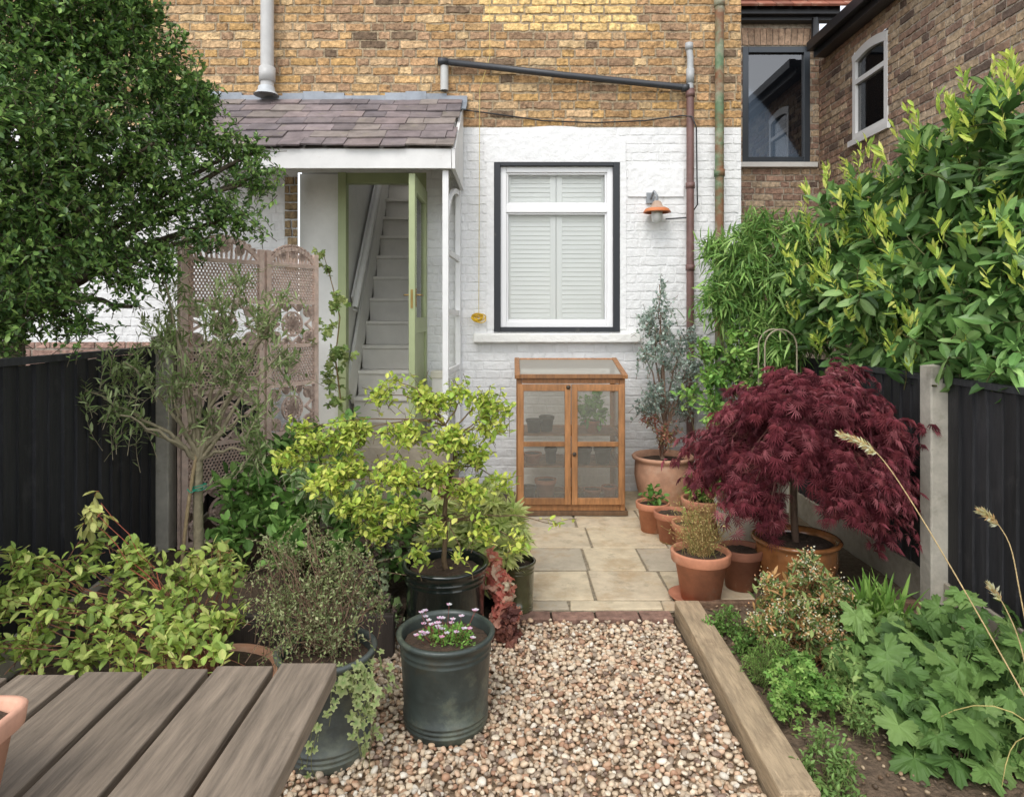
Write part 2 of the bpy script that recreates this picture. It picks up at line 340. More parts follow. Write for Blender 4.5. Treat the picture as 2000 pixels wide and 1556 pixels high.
pipe('drainpipe',[(xg,5.82,z) for z in np.linspace(0,5.4,20)],.037,S(104,130,96),m_rust,[((xg,5.82,z),(xg,5.82,z+.06)) for z in(1.6,2.7,4.15)],'faded green iron pipe patched with rust')
a=Acc();ct=S(28,28,30)
pts=[W(905,215,5.875),W(960,222,5.875),W(1060,236,5.875),W(1160,240,5.875),W(1260,236,5.875),W(1330,226,5.87),W(1352,228,5.78),W(1360,250,5.78),W(1361,330,5.79),W(1362,400,5.8),W(1345,425,5.85),W(1300,428,5.87)]
tubes(a,pts,[.006]*len(pts),6,ct)
part('cable',a,m_plain,house,smooth=True)
ln=thing('washing_line',tuple(W(935,622,5.83)),'thin yellow cord hanging down wall with a coiled yellow end','cord')
a=Acc();yc=S(206,186,110);pts=[W(955,-60,5.84),W(957,110,5.84),W(937,175,5.84),W(936,400,5.84),W(935,612,5.84)];tubes(a,pts,[.0028]*5,5,yc)
for i in range(9):
    th=np.linspace(0,2*np.pi,18);c0=W(935+rng.uniform(-5,5),622+rng.uniform(-4,4),5.83);R_=.018+.022*rng.random();al=rng.random()*3
    tubes(a,np.stack([c0[0]+R_*1.3*np.cos(th),c0[1]+.012*np.sin(th+al)-.01,c0[2]+R_*np.sin(th)*.8],1),[.0045]*18,5,S(226,184,30))
part('cord',a,m_plain,ln,smooth=True)
lb=W(1283,405,5.78)
lamp=thing('wall_lamp',tuple(lb),'galvanised swan neck wall lamp with copper rimmed shade on white wall','lamp')
a=Acc();gm=S(140,144,148);box(a,lb[0]-.07,lb[0]+.0,5.87,5.895,lb[2]+.05,lb[2]+.14,gm);tubes(a,[(lb[0]-.035,5.87,lb[2]+.09),(lb[0]-.02,5.80,lb[2]+.14),(lb[0],5.78,lb[2]+.10),(lb[0],5.78,lb[2]+.03)],[.011]*4,8,gm);part('bracket',a,m_plain,lamp)
a=Acc();lathe(a,[(.02,.055),(.034,.045),(.05,.010),(.098,-.014)],(lb[0],5.78,lb[2]),S(176,150,130),28);lathe(a,[(.098,-.014),(.112,-.034),(.118,-.044),(.10,-.046)],(lb[0],5.78,lb[2]),S(206,122,72),28);part('lamp_shade',a,m_metal,lamp,smooth=True)
a=Acc();lathe(a,[(.045,-.03),(.048,-.08),(.04,-.12),(.001,-.135)],(lb[0],5.78,lb[2]),S(215,215,212),20);part('bulb_glass',a,m_pvc,lamp,smooth=True)
# ================================================================ NEIGHBOUR HOUSE
nb=thing('neighbour_house',(3.0,8.0,0),'brown brick neighbouring house with rear wing, dark eaves and tiled roof','house')
XB=3.6;DA=8.0
pal2=[S(178,152,124),S(164,134,112),S(188,164,134),S(152,124,106),S(172,140,120),S(196,174,146)]
def c2(u,z):
    c=pal2[rng.integers(6)]*rng.uniform(.8,1.1)
    return (S(112,94,82) if rng.random()<.06 else c)
wa=(2.70,3.49,3.31,4.67);wb=(6.53,7.2,3.36,4.28)
a=Acc();bricks(a,(0,DA,0),(1,0,0),(0,-1,0),1.99,XB,1.6,4.9,[wa,(2.6,3.55,4.67,4.84)],c2,.007,.012,.0025);plane_holes(a,(0,DA,0),(1,0,0),1.99,XB,0,5.1,[wa],S(176,164,146))
for i in range(13):
    x=2.62+i*.072;obox(a,(x+.033,DA-.004,4.78),nrm(A(1,0,(i-6)*.02)),(0,1,0),nrm(A((6-i)*-.02,0,1)),(.031,.01,.095),S(196,164,136)*rng.uniform(.7,.95))
bricks(a,(XB,0,0),(0,1,0),(-1,0,0),2.6,DA,1.2,4.5,[wb],c2,.007,.012,.0025);plane_holes(a,(XB,0,0),(0,1,0),2.6,DA,0,4.6,[wb],S(180,168,152))
part('wall',a,m_brick2,nb)
a=Acc();k=S(40,41,44)
box(a,1.99,3.75,DA-.12,DA-.02,4.93,5.06,k);box(a,1.99,3.75,DA-.2,DA-.121,4.97,5.07,k*.8)
box(a,XB-.16,XB-.02,2.6,DA-.21,4.46,4.62,k);box(a,XB-.24,XB-.161,2.6,DA-.21,4.53,4.63,k*.8)
tubes(a,[(XB-.1,DA-.12,4.95),(XB-.1,DA-.1,4.65)],[.04,.04],10,k)
part('gutter',a,m_plain,nb)
a=Acc()
for r in range(9):
    for i in range(10):
        x=1.99+i*.2;s0=r*.15;C=A(x+.1,DA-.2+s0*.78,5.09+s0*.63)
        obox(a,C,(1,0,0),nrm(A(0,.8,.56)),nrm(A(0,-.56,.8)),(.096,.1,.012),S(160,96,72)*rng.uniform(.6,1))
part('roof',a,m_terra,nb)
w1=sub('window',nb,(3.1,DA,3.31));a=Acc();k=S(56,62,68)
for f in((2.70,2.77,3.31,4.67),(3.42,3.49,3.31,4.67),(2.77,3.42,4.60,4.67),(2.77,3.42,3.31,3.38)):box(a,f[0],f[1],DA-.01,DA+.08,f[2],f[3],k)
part('frame',a,m_pvc,w1,bevel=.004,label='dark grey aluminium window frame');a=Acc();box(a,2.77,3.42,DA+.03,DA+.035,3.38,4.60,k);part('pane',a,m_dglass,w1)
a=Acc();box(a,2.6,3.56,DA-.06,DA,3.25,3.309,S(216,214,208));part('sill',a,m_paint,w1,bevel=.005)
w2=sub('window',nb,(XB,6.87,3.36));a=Acc();c=S(234,234,232)
for f in((6.53,6.59,3.36,4.20),(7.14,7.2,3.36,4.20),(6.59,7.14,3.36,3.42),(6.59,7.14,3.93,3.98)):box(a,XB-.012,XB+.06,f[0],f[1],f[2],f[3],c)
p=[A(XB+.02,6.53+.67*t,4.20+.05*math.sin(math.pi*t)) for t in np.linspace(0,1,11)]
for i in range(10):beam(a,p[i],p[i+1],.07,.09,c)
box(a,XB-.04,XB,6.48,7.25,3.30,3.359,c);box(a,XB+.1,XB+.12,6.5,7.25,3.3,4.35,S(30,32,34))  # dark sheet behind the pane stands in for the unlit room
part('frame',a,m_pvc,w2,label='white segmental headed window frame');a=Acc();box(a,XB+.02,XB+.025,6.59,7.14,3.42,4.2,k);part('pane',a,m_dglass,w2)
# ================================================================ GROUND
a=Acc();a.add([(-60,-60,-.03),(60,-60,-.03),(60,60,-.03),(-60,60,-.03)],[(0,1,2,3)],S(84,72,56));part('ground',a,m_soil,kind='structure')
def bumpy(name,x0,x1,y0,y1,z,amp,col,mat,nx=70,ny=70):
    a=Acc();X,Y=np.meshgrid(np.linspace(x0,x1,nx),np.linspace(y0,y1,ny));Z=z+amp*(np.sin(X*7+Y*3)*.3+np.sin(Y*11-X*5)*.3+rng.random(X.shape)*.6-.3)
    i,j=np.meshgrid(np.arange(nx-1),np.arange(ny-1));k=(j*nx+i).ravel();f=np.stack([k,k+1,k+nx+1,k+nx],1)
    a.add(np.stack([X,Y,Z],-1).reshape(-1,3),f,col);return part(name,a,mat,smooth=True,kind='structure')
bumpy('flower_bed',.93,2.16,1.2,3.52,.02,.02,S(112,94,76),m_soil)
bumpy('flower_bed',-2.06,-.5,3.05,4.6,.14,.03,S(80,66,52),m_soil)
bumpy('flower_bed',-.5,.0,3.5,4.6,.06,.03,S(80,66,52),m_soil,30,50)
bumpy('flower_bed',-2.06,-1.15,.8,3.04,.02,.02,S(92,78,62),m_soil)
bumpy('flower_bed',1.3,2.16,3.53,5.85,.0,.01,S(104,90,72),m_soil,30,50)
a=Acc();a.add([(-1.15,.3,-.012),(.8,.3,-.012),(.8,3.36,-.012),(-1.15,3.36,-.012)],[(0,1,2,3)],S(160,138,112));part('gravel_base',a,m_soil,kind='structure')
import bmesh
bm=bmesh.new();bmesh.ops.create_icosphere(bm,subdivisions=2,radius=1);IV=np.array([v.co[:] for v in bm.verts]);IF=np.array([[v.index for v in f.verts] for f in bm.faces]);bm.free()
pc=np.array([S(222,200,170),S(208,178,146),S(230,220,202),S(188,152,122),S(166,148,128),S(214,182,152),S(142,120,104),S(224,206,178),S(200,182,158),S(180,140,112),S(226,210,186),S(212,190,162),S(218,196,168)])
def stones(a,P,smin,smax,cols,flat=.55):
    N=len(P);s=rng.uniform(smin,smax,N);dims=np.stack([s,s*rng.uniform(.62,.95,N),s*rng.uniform(flat-.12,flat+.2,N)],1)
    V=IV[None]*dims[:,None];V=V+.16*dims[:,None]*np.sin(IV[None]*rng.uniform(1.5,3.2,(N,1,3))+rng.uniform(0,6,(N,1,3)))
    yaw=rng.uniform(0,6.28,N);ti=rng.normal(0,.3,N);c,s_=np.cos(ti),np.sin(ti);Z=V[...,2]*c[:,None]+V[...,0]*s_[:,None];X=V[...,0]*c[:,None]-V[...,2]*s_[:,None]
    c,s_=np.cos(yaw),np.sin(yaw);X2=X*c[:,None]-V[...,1]*s_[:,None];Y2=X*s_[:,None]+V[...,1]*c[:,None]
    V=np.stack([X2,Y2,Z],-1)+P[:,None];f=(IF[None]+(np.arange(N)*len(IV))[:,None,None]).reshape(-1,3)
    C=cols[rng.integers(len(cols),size=N)]*rng.uniform(.8,1.08,(N,1));a.add(V.reshape(-1,3),f,np.repeat(C,len(IV),0))
def scatter(x0,x1,y0,y1,sp):
    X,Y=np.meshgrid(np.arange(x0,x1,sp),np.arange(y0,y1,sp));P=np.stack([X.ravel(),Y.ravel()],1);return P+rng.uniform(-.55,.55,P.shape)*sp
a=Acc();P=scatter(-1.0,.80,1.95,3.355,.021);P=np.concatenate([P,np.zeros((len(P),1))],1);P[:,2]=rng.uniform(-.004,.004,len(P));stones(a,P,.0075,.0155,pc)
P=scatter(-1.0,.79,1.95,3.35,.031);P=np.concatenate([P,np.zeros((len(P),1))],1);P[:,2]=rng.uniform(.007,.014,len(P));stones(a,P,.006,.0165,pc)
part('gravel',a,m_peb,smooth=True,kind='stuff',label='mixed cream, tan and brown rounded pea shingle',cat='gravel')
a=Acc();P=scatter(.96,2.1,1.9,3.5,.04);P=np.concatenate([P,np.full((len(P),1),.03)],1);stones(a,P[rng.random(len(P))<.75],.004,.012,np.array([S(116,92,70),S(86,70,54),S(150,126,98),S(170,150,122)]))
part('soil_crumbs',a,m_peb,smooth=True,kind='stuff',label='crumbs and grit scattered over dark soil',cat='soil')
# patio
a=Acc();rows=[(3.485,3.60,[.02,.30,.78,1.3]),(3.61,4.02,[.02,.44,.86,1.3]),(4.03,4.42,[.02,.45,.80,1.3]),(4.43,4.86,[.02,.52,1.02,1.6]),(4.87,5.3,[.02,.46,.95,1.6]),(5.31,5.88,[.02,.6,1.1,1.9])]
sc=[S(206,190,162),S(198,180,152),S(212,196,166),S(190,178,156)]
for y0,y1,xs in rows:
    for i in range(len(xs)-1):
        j=rng.uniform(-.008,.008,8);j[4:]*=.4;c=sc[rng.integers(4)]*rng.uniform(.88,1.02)
        a.add([(xs[i]+.005+j[0],y0+.004,-.03),(xs[i+1]-.005,y0+.004+j[1],-.03),(xs[i+1]-.005+j[2],y1-.004,-.03),(xs[i]+.005,y1-.004+j[3],-.03),
               (xs[i]+.007+j[0],y0+.006,.010+j[4]),(xs[i+1]-.007,y0+.006+j[1],.010+j[5]),(xs[i+1]-.007+j[2],y1-.006,.010+j[6]),(xs[i]+.007,y1-.006+j[3],.010+j[7])],BF,c)
part('patio',a,m_stone,kind='structure',bevel=.005)
a=Acc();a.add([(0,3.47,.002),(1.9,3.47,.002),(1.9,5.89,.002),(0,5.89,.002)],[(0,1,2,3)],S(150,138,116));part('patio_bedding',a,m_soil,kind='structure')
a=Acc()
x=-.02
while x<.80:
    l=.212;box(a,x,min(x+l,.80),3.375+rng.uniform(-.004,.004),3.467,-.04,.012+rng.uniform(-.003,.003),S(156,122,106)*rng.uniform(.75,1));x+=l+.009
part('brick_edging',a,m_brick2,kind='structure',bevel=.005)
a=Acc();beam(a,(.872,2.06,.015),(.885,3.46,.015),.125,.11,S(180,158,128));part('timber_sleeper',a,m_sleeper,origin=(.87,2.8,-.04),bevel=.008,label='long weathered oak sleeper edging the gravel',cat='timber edging')
a=Acc();beam(a,(.96,3.50,.0),(2.1,3.50,.0),.04,.10,S(120,94,74));part('timber_sleeper',a,m_sleeper,origin=(1.5,3.5,-.03),bevel=.006,label='dark timber board closing the back of flower bed',cat='timber edging')
a=Acc();beam(a,(-1.9,3.02,.09),(-.52,3.02,.09),.04,.20,S(60,52,46));part('timber_sleeper',a,m_black,origin=(-1.2,3.0,0),bevel=.006,label='dark timber board holding raised planting bed',cat='timber edging')
a=Acc();beam(a,(-.01,3.55,.06),(-.01,4.75,.06),.045,.14,S(94,80,66));part('timber_sleeper',a,m_sleeper,origin=(-.01,4.1,0),bevel=.006,label='weathered board between patio and planting bed',cat='timber edging')
a=Acc();box(a,-.52,-.16,4.62,4.86,0,.30,S(160,128,90));box(a,-.5,-.3,4.60,4.88,.301,.36,S(150,120,86));part('timber_block',a,m_woodx,origin=(-.34,4.7,0),bevel=.012,label='stacked chunky timber offcuts beside the step',cat='timber')
# ================================================================ FENCES
def fence(X,inn,segs,posts,zt,label):
    f=thing('fence',(X,posts[0],0),label,'fence')
    for (y0,y1) in segs:
        a=Acc();y=y0
        while y<y1-.02:
            w_=min(.095,y1-y);c=S(44,44,46)*rng.uniform(.6,1.5);xs=X
            z=zt+rng.uniform(-.008,.008);t=rng.uniform(.018,.026)
            a.add([(xs,y,.17),(xs+inn*t,y,.17),(xs+inn*.008,y+w_+.012,.17),(xs-inn*.0,y+w_+.012,.17),(xs,y,z),(xs+inn*t,y,z),(xs+inn*.008,y+w_+.012,z),(xs,y+w_+.012,z)],BF,c);y+=.095
        box(a,X-.02 if inn>0 else X-.028,X+.028 if inn>0 else X+.02,y0,y1,zt,zt+.03,S(56,57,60))
        part('panel',a,m_black,f)
        a=Acc();box(a,X-.025,X+.025,y0,y1,-.05,.165,S(164,156,140));part('gravel_board',a,m_conc,f,bevel=.005)
    for y in posts:
        a=Acc();x0,x1=(X-.02,X+.085) if inn>0 else (X-.085,X+.02);box(a,x0,x1,y-.05,y+.05,-.05,zt+.09,S(184,178,164));part('post',a,m_conc,f,bevel=.008)
    return f
fence(-2.1,1,[(.9,2.2),(2.31,4.0),(4.11,5.85)],[4.055,2.255],1.30,'black feather edge timber fence with concrete posts on gravel boards')
fence(2.2,-1,[(1.0,1.6),(1.71,3.44),(3.55,5.25),(5.36,5.85)],[3.495,1.655,5.305],1.17,'low black feather edge timber fence under laurel with concrete posts')
nw=thing('garden_wall',(-3.8,5.0,0),'low weathered pinkish brick wall behind fence','wall')
a=Acc();bricks(a,(0,5.0,0),(1,0,0),(0,-1,0),-5.5,-2.6,.6,1.32,[],lambda u,z:S(178,144,130)*rng.uniform(.7,1.1),.008,.01);plane_holes(a,(0,5.0,0),(1,0,0),-5.5,-2.6,0,1.32,[],S(160,148,135));part('wall',a,m_brick2,nw)
# ================================================================ CARVED SCREEN
def screen_panel(par,P0,P1,z0,z1,peak):
    a=Acc();P0=A(*P0,0);P1=A(*P1,0);U=nrm(P1-P0);wd=np.linalg.norm(P1-P0);Nn=np.cross(U,A(0,0,1))
    c=lambda:S(216,190,174)*rng.uniform(.8,1.06)
    def pt(u,z):return P0+U*u+A(0,0,z)
    def bar(p,q,w_,t=.016):
        p_=pt(*p);q_=pt(*q);Y=q_-p_;l=np.linalg.norm(Y)
        if l<1e-5:return
        Y=Y/l;X=np.cross(Y,Nn);obox(a,(p_+q_)/2,X,Y,Nn,(w_/2,l/2+w_*.2,t/2),c())
    def poly(ps,w_,closed=False,t=.016):
        n=len(ps)
        for i in range(n if closed else n-1):bar(ps[i],ps[(i+1)%n],w_,t)
    fr=.036
    bar((fr/2,z0),(fr/2,z1),fr,.03);bar((wd-fr/2,z0),(wd-fr/2,z1),fr,.03)
    zs=[z0+.10,z0+.42,z0+.68,z0+1.0,z0+1.26,z0+1.55,z1-.08]
    u0,u1=fr,wd-fr;uc=wd/2
    for z in zs:bar((u0,z),(u1,z),.026,.028)
    def hexa(za,zb,cu0,cu1):
        r=.0125;dx=r*1.732;dz=r*1.5;j=0;z=za
        while z<=zb:
            u=cu0+(dx/2 if j%2 else 0)
            while u<=cu1:
                poly([(u+r*math.sin(math.pi/3*k),z+r*math.cos(math.pi/3*k)) for k in range(4)],.0066,False,.012);u+=dx
            z+=dz;j+=1
    def flower(u,z,R,n):
        poly([(u+R*math.cos(t),z+R*math.sin(t)) for t in np.linspace(0,6.283,19)],.010)
        for k in range(n):
            t=6.283*k/n;e=.42*6.283/n
            poly([(u+.2*R*math.cos(t),z+.2*R*math.sin(t)),(u+.6*R*math.cos(t-e),z+.6*R*math.sin(t-e)),(u+.95*R*math.cos(t),z+.95*R*math.sin(t)),(u+.6*R*math.cos(t+e),z+.6*R*math.sin(t+e)),(u+.2*R*math.cos(t),z+.2*R*math.sin(t))],.012)
        poly([(u+.2*R*math.cos(t),z+.2*R*math.sin(t)) for t in np.linspace(0,6.283,9)],.014)
    for i in range(6):
        za,zb=zs[i]+.013,zs[i+1]-.013;zc=(za+zb)/2;hh=(zb-za)/2;hw=(u1-u0)/2
        if i%2==0:
            R=min(hh*.62,hw*.46)
            flower(uc,zc,R,8);flower(uc,zc,R*.55,6)
            for s in(-1,1):
                poly([(uc+s*R*1.05,zc-hh),(uc+s*hw*.95,zc-hh*.3),(uc+s*hw*.62,zc),(uc+s*hw*.95,zc+hh*.3),(uc+s*R*1.05,zc+hh)],.015)
                for tz in(-1,1):
                    flower(uc+s*hw*.76,zc+tz*hh*.66,min(hw*.2,hh*.28),5)
                    flower(uc+s*hw*.30,zc+tz*hh*.84,hh*.13,5)
                    poly([(uc,zc+tz*hh),(uc+s*hw*.28,zc+tz*hh*.68),(uc+s*hw*.5,zc+tz*hh)],.014)
        else:
            hexa(za,zb,u0,u1)
            if i==3:
                flower(uc,zc,min(hh,hw)*.5,8)
    n=14;top=[(u0+(u1-u0)*t,z1-.06+peak*math.sin(math.pi*t)**.7) for t in np.linspace(0,1,n)]
    poly(top,.024,False,.022)
    for k in range(1,n-1):
        u,z=top[k];poly([(u,z-.005),(u+.4*(uc-u)*.3,z1-.07)],.009);lr=.016
        poly([(u+lr*math.cos(t),z+.012+lr*math.sin(t)) for t in np.linspace(0,3.14,6)],.010)
    flower(uc,z1-.03+peak*.4,peak*.36,6);flower(uc-hw*.45,z1-.05+peak*.35,peak*.24,5);flower(uc+hw*.45,z1-.05+peak*.35,peak*.24,5)
    part('panel',a,m_screen,par)
sc_=thing('folding_screen',(-1.65,4.4,.05),'pale pinkish carved fretwork wooden folding screen standing behind shrubs','screen')
screen_panel(sc_,(-1.95,4.02),(-1.61,4.42),.05,1.93,.11)
screen_panel(sc_,(-1.60,4.43),(-1.37,4.80),.05,1.93,.09)
screen_panel(sc_,(-2.06,4.38),(-1.96,4.03),.05,1.93,.11)
# ================================================================ COLD FRAME
gh=thing('mini_greenhouse',(.44,5.4,0),'orange stained wooden mini greenhouse with translucent double doors against white wall','greenhouse')
wo=lambda:S(170,120,76)*rng.uniform(.7,1.1)
gx0,gx1,gy0,gy1=.035,.850,5.13,5.66;zf,zb=1.04,1.13
a=Acc()
for x in(gx0,gx1-.04):
    box(a,x,x+.04,gy0,gy0+.035,.05,zf,wo());box(a,x,x+.04,gy1-.035,gy1,.05,zb,wo())
for z in(.06,.36,.56,zf-.05):
    for x in(gx0+.005,gx1-.03):box(a,x,x+.025,gy0+.036,gy1-.036,z,z+.04,wo())
box(a,gx0+.041,gx1-.041,gy0+.0,gy0+.03,.05,.095,wo());box(a,gx0+.041,gx1-.041,gy0,gy0+.03,zf-.035,zf,wo())
box(a,gx0+.041,gx1-.041,gy1-.03,gy1,.06,.1,wo());box(a,gx0+.041,gx1-.041,gy1-.03,gy1,zb-.05,zb,wo())
box(a,gx0-.02,gx1+.02,gy0-.012,gy1,.015,.049,S(110,84,60))
part('frame',a,m_wood,gh,bevel=.003)
a=Acc()
for z in(.36,.60):
    for i in range(7):box(a,gx0+.042,gx1-.042,gy0+.06+i*.066,gy0+.11+i*.066,z,z+.015,wo()*.8)
part('shelf',a,m_wood,gh)
a=Acc()
for x in(gx0+.012,gx1-.016):a.add([(x,gy0+.037,.1),(x,gy1-.037,.1),(x,gy1-.037,zf),(x,gy0+.037,zf-.01)],[(0,1,2,3)],A(.6,.6,.5))
part('side_pane',a,m_side,gh)
for (xa,xb) in((gx0+.008,.440),(.446,gx1-.008)):
    dd=sub('door',gh,(xa,gy0-.02,.1));a=Acc();t=.045;y0,y1=gy0-.026,gy0-.002;z0,z1=.10,1.0
    box(a,xa,xa+t,y0,y1,z0,z1,wo());box(a,xb-t,xb,y0,y1,z0,z1,wo())
    for z,hh in((z0,.05),(.535,.035),(z1-.05,.05),):box(a,xa+t,xb-t,y0+.001,y1-.001,z,z+hh,wo())
    part('door_frame',a,m_wood,dd,bevel=.003)
    a=Acc();n=60;xs=np.linspace(xa+t,xb-t,n)
    for i in range(n-1):
        o=.0015*(i%2);a.add([(xs[i],y1-.012+o,z0+.05),(xs[i+1],y1-.012+.0015-o,z0+.05),(xs[i+1],y1-.012+.0015-o,z1-.05),(xs[i],y1-.012+o,z1-.05)],[(0,1,2,3)],A(.6,.6,.5))
    part('pane',a,m_poly,dd)
    a=Acc();kb=S(70,60,50);z=1.0 if xa<.3 else .50
    lathe(a,[(.001,0),(.014,.0),(.016,.006),(.009,.014),(.001,.014)],(0,0,0),kb,12)
    v=a.v[-1];a.v[-1]=np.stack([v[:,0]+(xb-.02 if xa<.3 else xa+.02),gy0-.028-v[:,2],z+v[:,1]-.02],1)
    part('knob',a,m_metal,dd,smooth=True)
ld=sub('lid',gh,(.44,5.66,1.15));a=Acc();lz=lambda y:zf+.012+(y-gy0)*(zb-zf)/(gy1-gy0)
p00,p10,p01,p11=A(gx0-.015,gy0-.04,lz(gy0-.04)),A(gx1+.015,gy0-.04,lz(gy0-.04)),A(gx0-.015,gy1,lz(gy1)),A(gx1+.015,gy1,lz(gy1))
u=A(0,0,.012);beam(a,p00+A(.02,0,0)+u,p01+A(.02,0,0)+u,.04,.03,wo());beam(a,p10-A(.02,0,0)+u,p11-A(.02,0,0)+u,.04,.03,wo())
beam(a,p00+A(.041,.02,.004)+u,p10+A(-.041,.02,.004)+u,.04,.03,wo());beam(a,p01+A(.041,-.02,-.004)+u,p11+A(-.041,-.02,-.004)+u,.04,.03,wo())
part('lid_frame',a,m_wood,ld,bevel=.003)
a=Acc();a.add([p00+A(.04,.04,.022),p10+A(-.04,.04,.022),p11+A(-.04,-.04,.012),p01+A(.04,-.04,.012)],[(0,1,2,3)],A(.6,.6,.5));part('pane',a,m_lid,ld)
# ================================================================ POTS
def pot(x,y,z,rt,rb,h,col,mat,label,kind='band',soil=.88,sq=0,n=44,group=None):
    a=Acc();t=rt*.09
    if kind=='band':pr=[(.001,0),(rb,0),(rb+(rt*.93-rb)*.78,h*.78),(rt*.985,h*.785),(rt*1.0,h*.80),(rt*1.03,h*.97),(rt*1.01,h),(rt*.93,h),(rt*.90,h*.97),(rt*.84,h*.8),(rt*.8,h*.6)]
    elif kind=='cyl':
        pr=[(.001,0),(rb*.98,0),(rb,h*.02)]
        def rg(zc,am=.026):
            rr=rb+(rt*.96-rb)*zc;pr.extend([(rr,h*(zc-.018)),(rr*(1+am),h*(zc-.006)),(rr*(1+am),h*(zc+.006)),(rr,h*(zc+.018))])
        for zc in(.08,.13,.18):rg(zc)
        for zc in(.45,):rg(zc,.003)
        for zc in(.80,.86):rg(zc,.014)
        pr+=[(rt*.965,h*.93),(rt*1.02,h*.95),(rt*1.04,h*.985),(rt,h*1.0),(rt*.93,h*.995),(rt*.91,h*.96),(rt*.9,h*.6)]
    else:pr=[(.001,0),(rb,0),(rb*1.02,h*.04),(rt*.86,h*.3),(rt*.96,h*.6),(rt*.94,h*.86),(rt*.93,h*.9),(rt*1.03,h*.93),(rt*1.05,h*.97),(rt,h),(rt*.9,h*.98),(rt*.86,h*.9),(rt*.8,h*.6)]
    lathe(a,pr,(x,y,z),col,n,sq)
    o=part('plant_pot',a,mat,origin=(x,y,z),smooth=True,label=label,cat='plant pot',group=group)
    a=Acc()
    prs=[(rt*.88,h*soil),(rt*.7,h*soil+.006),(rt*.45,h*soil+.009),(rt*.2,h*soil+.008),(.001,h*soil+.01)];lathe(a,prs,(x,y,z),S(76,60,46),24,sq);a.v[-1]+=rng.uniform(-.004,.004,a.v[-1].shape)
    part('soil',a,m_soil,o,smooth=True);return o
tc=S(198,134,102);tc2=S(184,122,94);dg=S(34,42,38)
pot(1.21,5.48,0,.235,.15,.40,S(198,152,124),m_terra,'large rounded terracotta pot with whitish bloom holding eucalyptus',kind='urn')
sm='small terracotta pots along the patio'
pot(.985,4.78,.012,.115,.08,.20,tc,m_terra,'small terracotta pot planted with strawberry on patio',group=sm)
pot(1.065,4.55,.012,.118,.08,.20,tc2,m_terra,'small terracotta pot of bare compost on patio',group=sm)
pot(1.13,4.30,.012,.12,.085,.20,tc,m_terra,'small terracotta pot with sprouting seedlings on patio',group=sm)
pot(1.30,4.62,.012,.15,.10,.27,S(206,140,110),m_terra,'terracotta pot of green leaves beside cream pot',group=sm)
pot(1.47,4.35,.0,.17,.12,.34,S(206,200,182),m_conc,'cream stone effect pot with foliage under red maple',kind='urn')
pot(.995,3.60,.025,.152,.10,.25,tc,m_terra,'terracotta pot of dry wispy grass standing at gravel edge')
pot(1.27,3.78,.012,.12,.085,.22,S(156,104,80),m_terra,'weathered brown terracotta pot beside the maple')
pot(1.56,3.75,.0,.225,.15,.30,S(158,104,62),m_glaze,'ochre brown glazed round pot holding red maple',kind='urn')
a=Acc();lathe(a,[(.001,0),(.10,0),(.125,.025),(.118,.025),(.095,.01),(.001,.01)],(.955,3.62,.012),tc2,32);part('pot_saucer',a,m_terra,origin=(.955,3.62,.012),smooth=True,label='terracotta saucer beneath pot at patio edge',cat='saucer')
pot(-.245,2.53,.0,.176,.150,.345,S(66,74,70),m_metalpot,'weathered grey green banded pot with pink saxifrage on gravel',kind='cyl')
pot(-.305,3.13,.0,.192,.172,.385,dg*.7,m_glaze,'glossy dark green glazed pot holding lime leaved shrub',kind='cyl')
pot(-.645,2.37,.0,.168,.145,.36,S(82,88,86),m_metalpot,'weathered dark grey pot holding twiggy herb and trailing ivy',kind='cyl')
pot(.02,3.50,.0,.10,.085,.26,S(76,76,50),m_glaze,'olive glazed pot half hidden under leaves',kind='cyl')
pot(-1.13,2.58,.0,.25,.19,.15,S(196,146,116),m_terra,'shallow wide terracotta bowl with red stemmed shrub')
# ================================================================ TABLE
tb=thing('garden_table',(-.85,1.0,0),'weathered brown slatted wooden garden table','table')
a=Acc()
for i in range(7):
    x1=-.381-i*.1345;c=S(136,122,106)*rng.uniform(.8,1.1);d1=1.485-.012*i
    box(a,x1-.120,x1,.35,d1,.712,.75,c)
part('table_top',a,m_woodx,tb,bevel=.003)
c=S(106,88,74)
for y in(1.22,.5):
    a=Acc();box(a,-1.28,-.42,y,y+.07,.64,.711,c);part('cross_rail',a,m_woodx,tb,bevel=.004)
for (x,y) in((-.50,1.2),(-1.2,1.2),(-.50,.60),(-1.2,.6)):
    a=Acc();box(a,x-.035,x+.035,y-.035,y+.018,0,.70,c);part('leg',a,m_wood,tb,bevel=.004)
pot(-.853,.98,.751,.100,.070,.152,S(216,164,138),m_terra,'small square tapered terracotta pot standing on table',sq=7,n=64)
# ================================================================ FOLIAGE TOOLS
LG=1.4
def T_tiny(w,f=.08):return np.array([(0,0,0),(-w/2,.48,f),(w/2,.48,f),(0,1,0)]),[(0,2,3),(0,3,1)],np.zeros(4)
def T_leaf(w,fold=.06,droop=.15,rows=((.22,.72),(.5,1),(.78,.68))):
    v=[(0,0,0)];wt=[.3];f=[]
    for t,h in rows:
        z=-droop*t*t
        v+=[(-w/2*h,t,z+fold),(0,t,z),(w/2*h,t,z+fold)];wt+=[1,0,1]
    v.append((0,1,-droop));wt.append(1);n=len(rows)
    f+=[(0,2,1),(0,3,2)]
    for i in range(n-1):
        b=1+3*i;f+=[(b,b+1,b+4,b+3),(b+1,b+2,b+5,b+4)]
    b=1+3*(n-1);e=len(v)-1;f+=[(b,b+1,e),(b+1,b+2,e)]
    return np.array(v,float),f,np.array(wt)
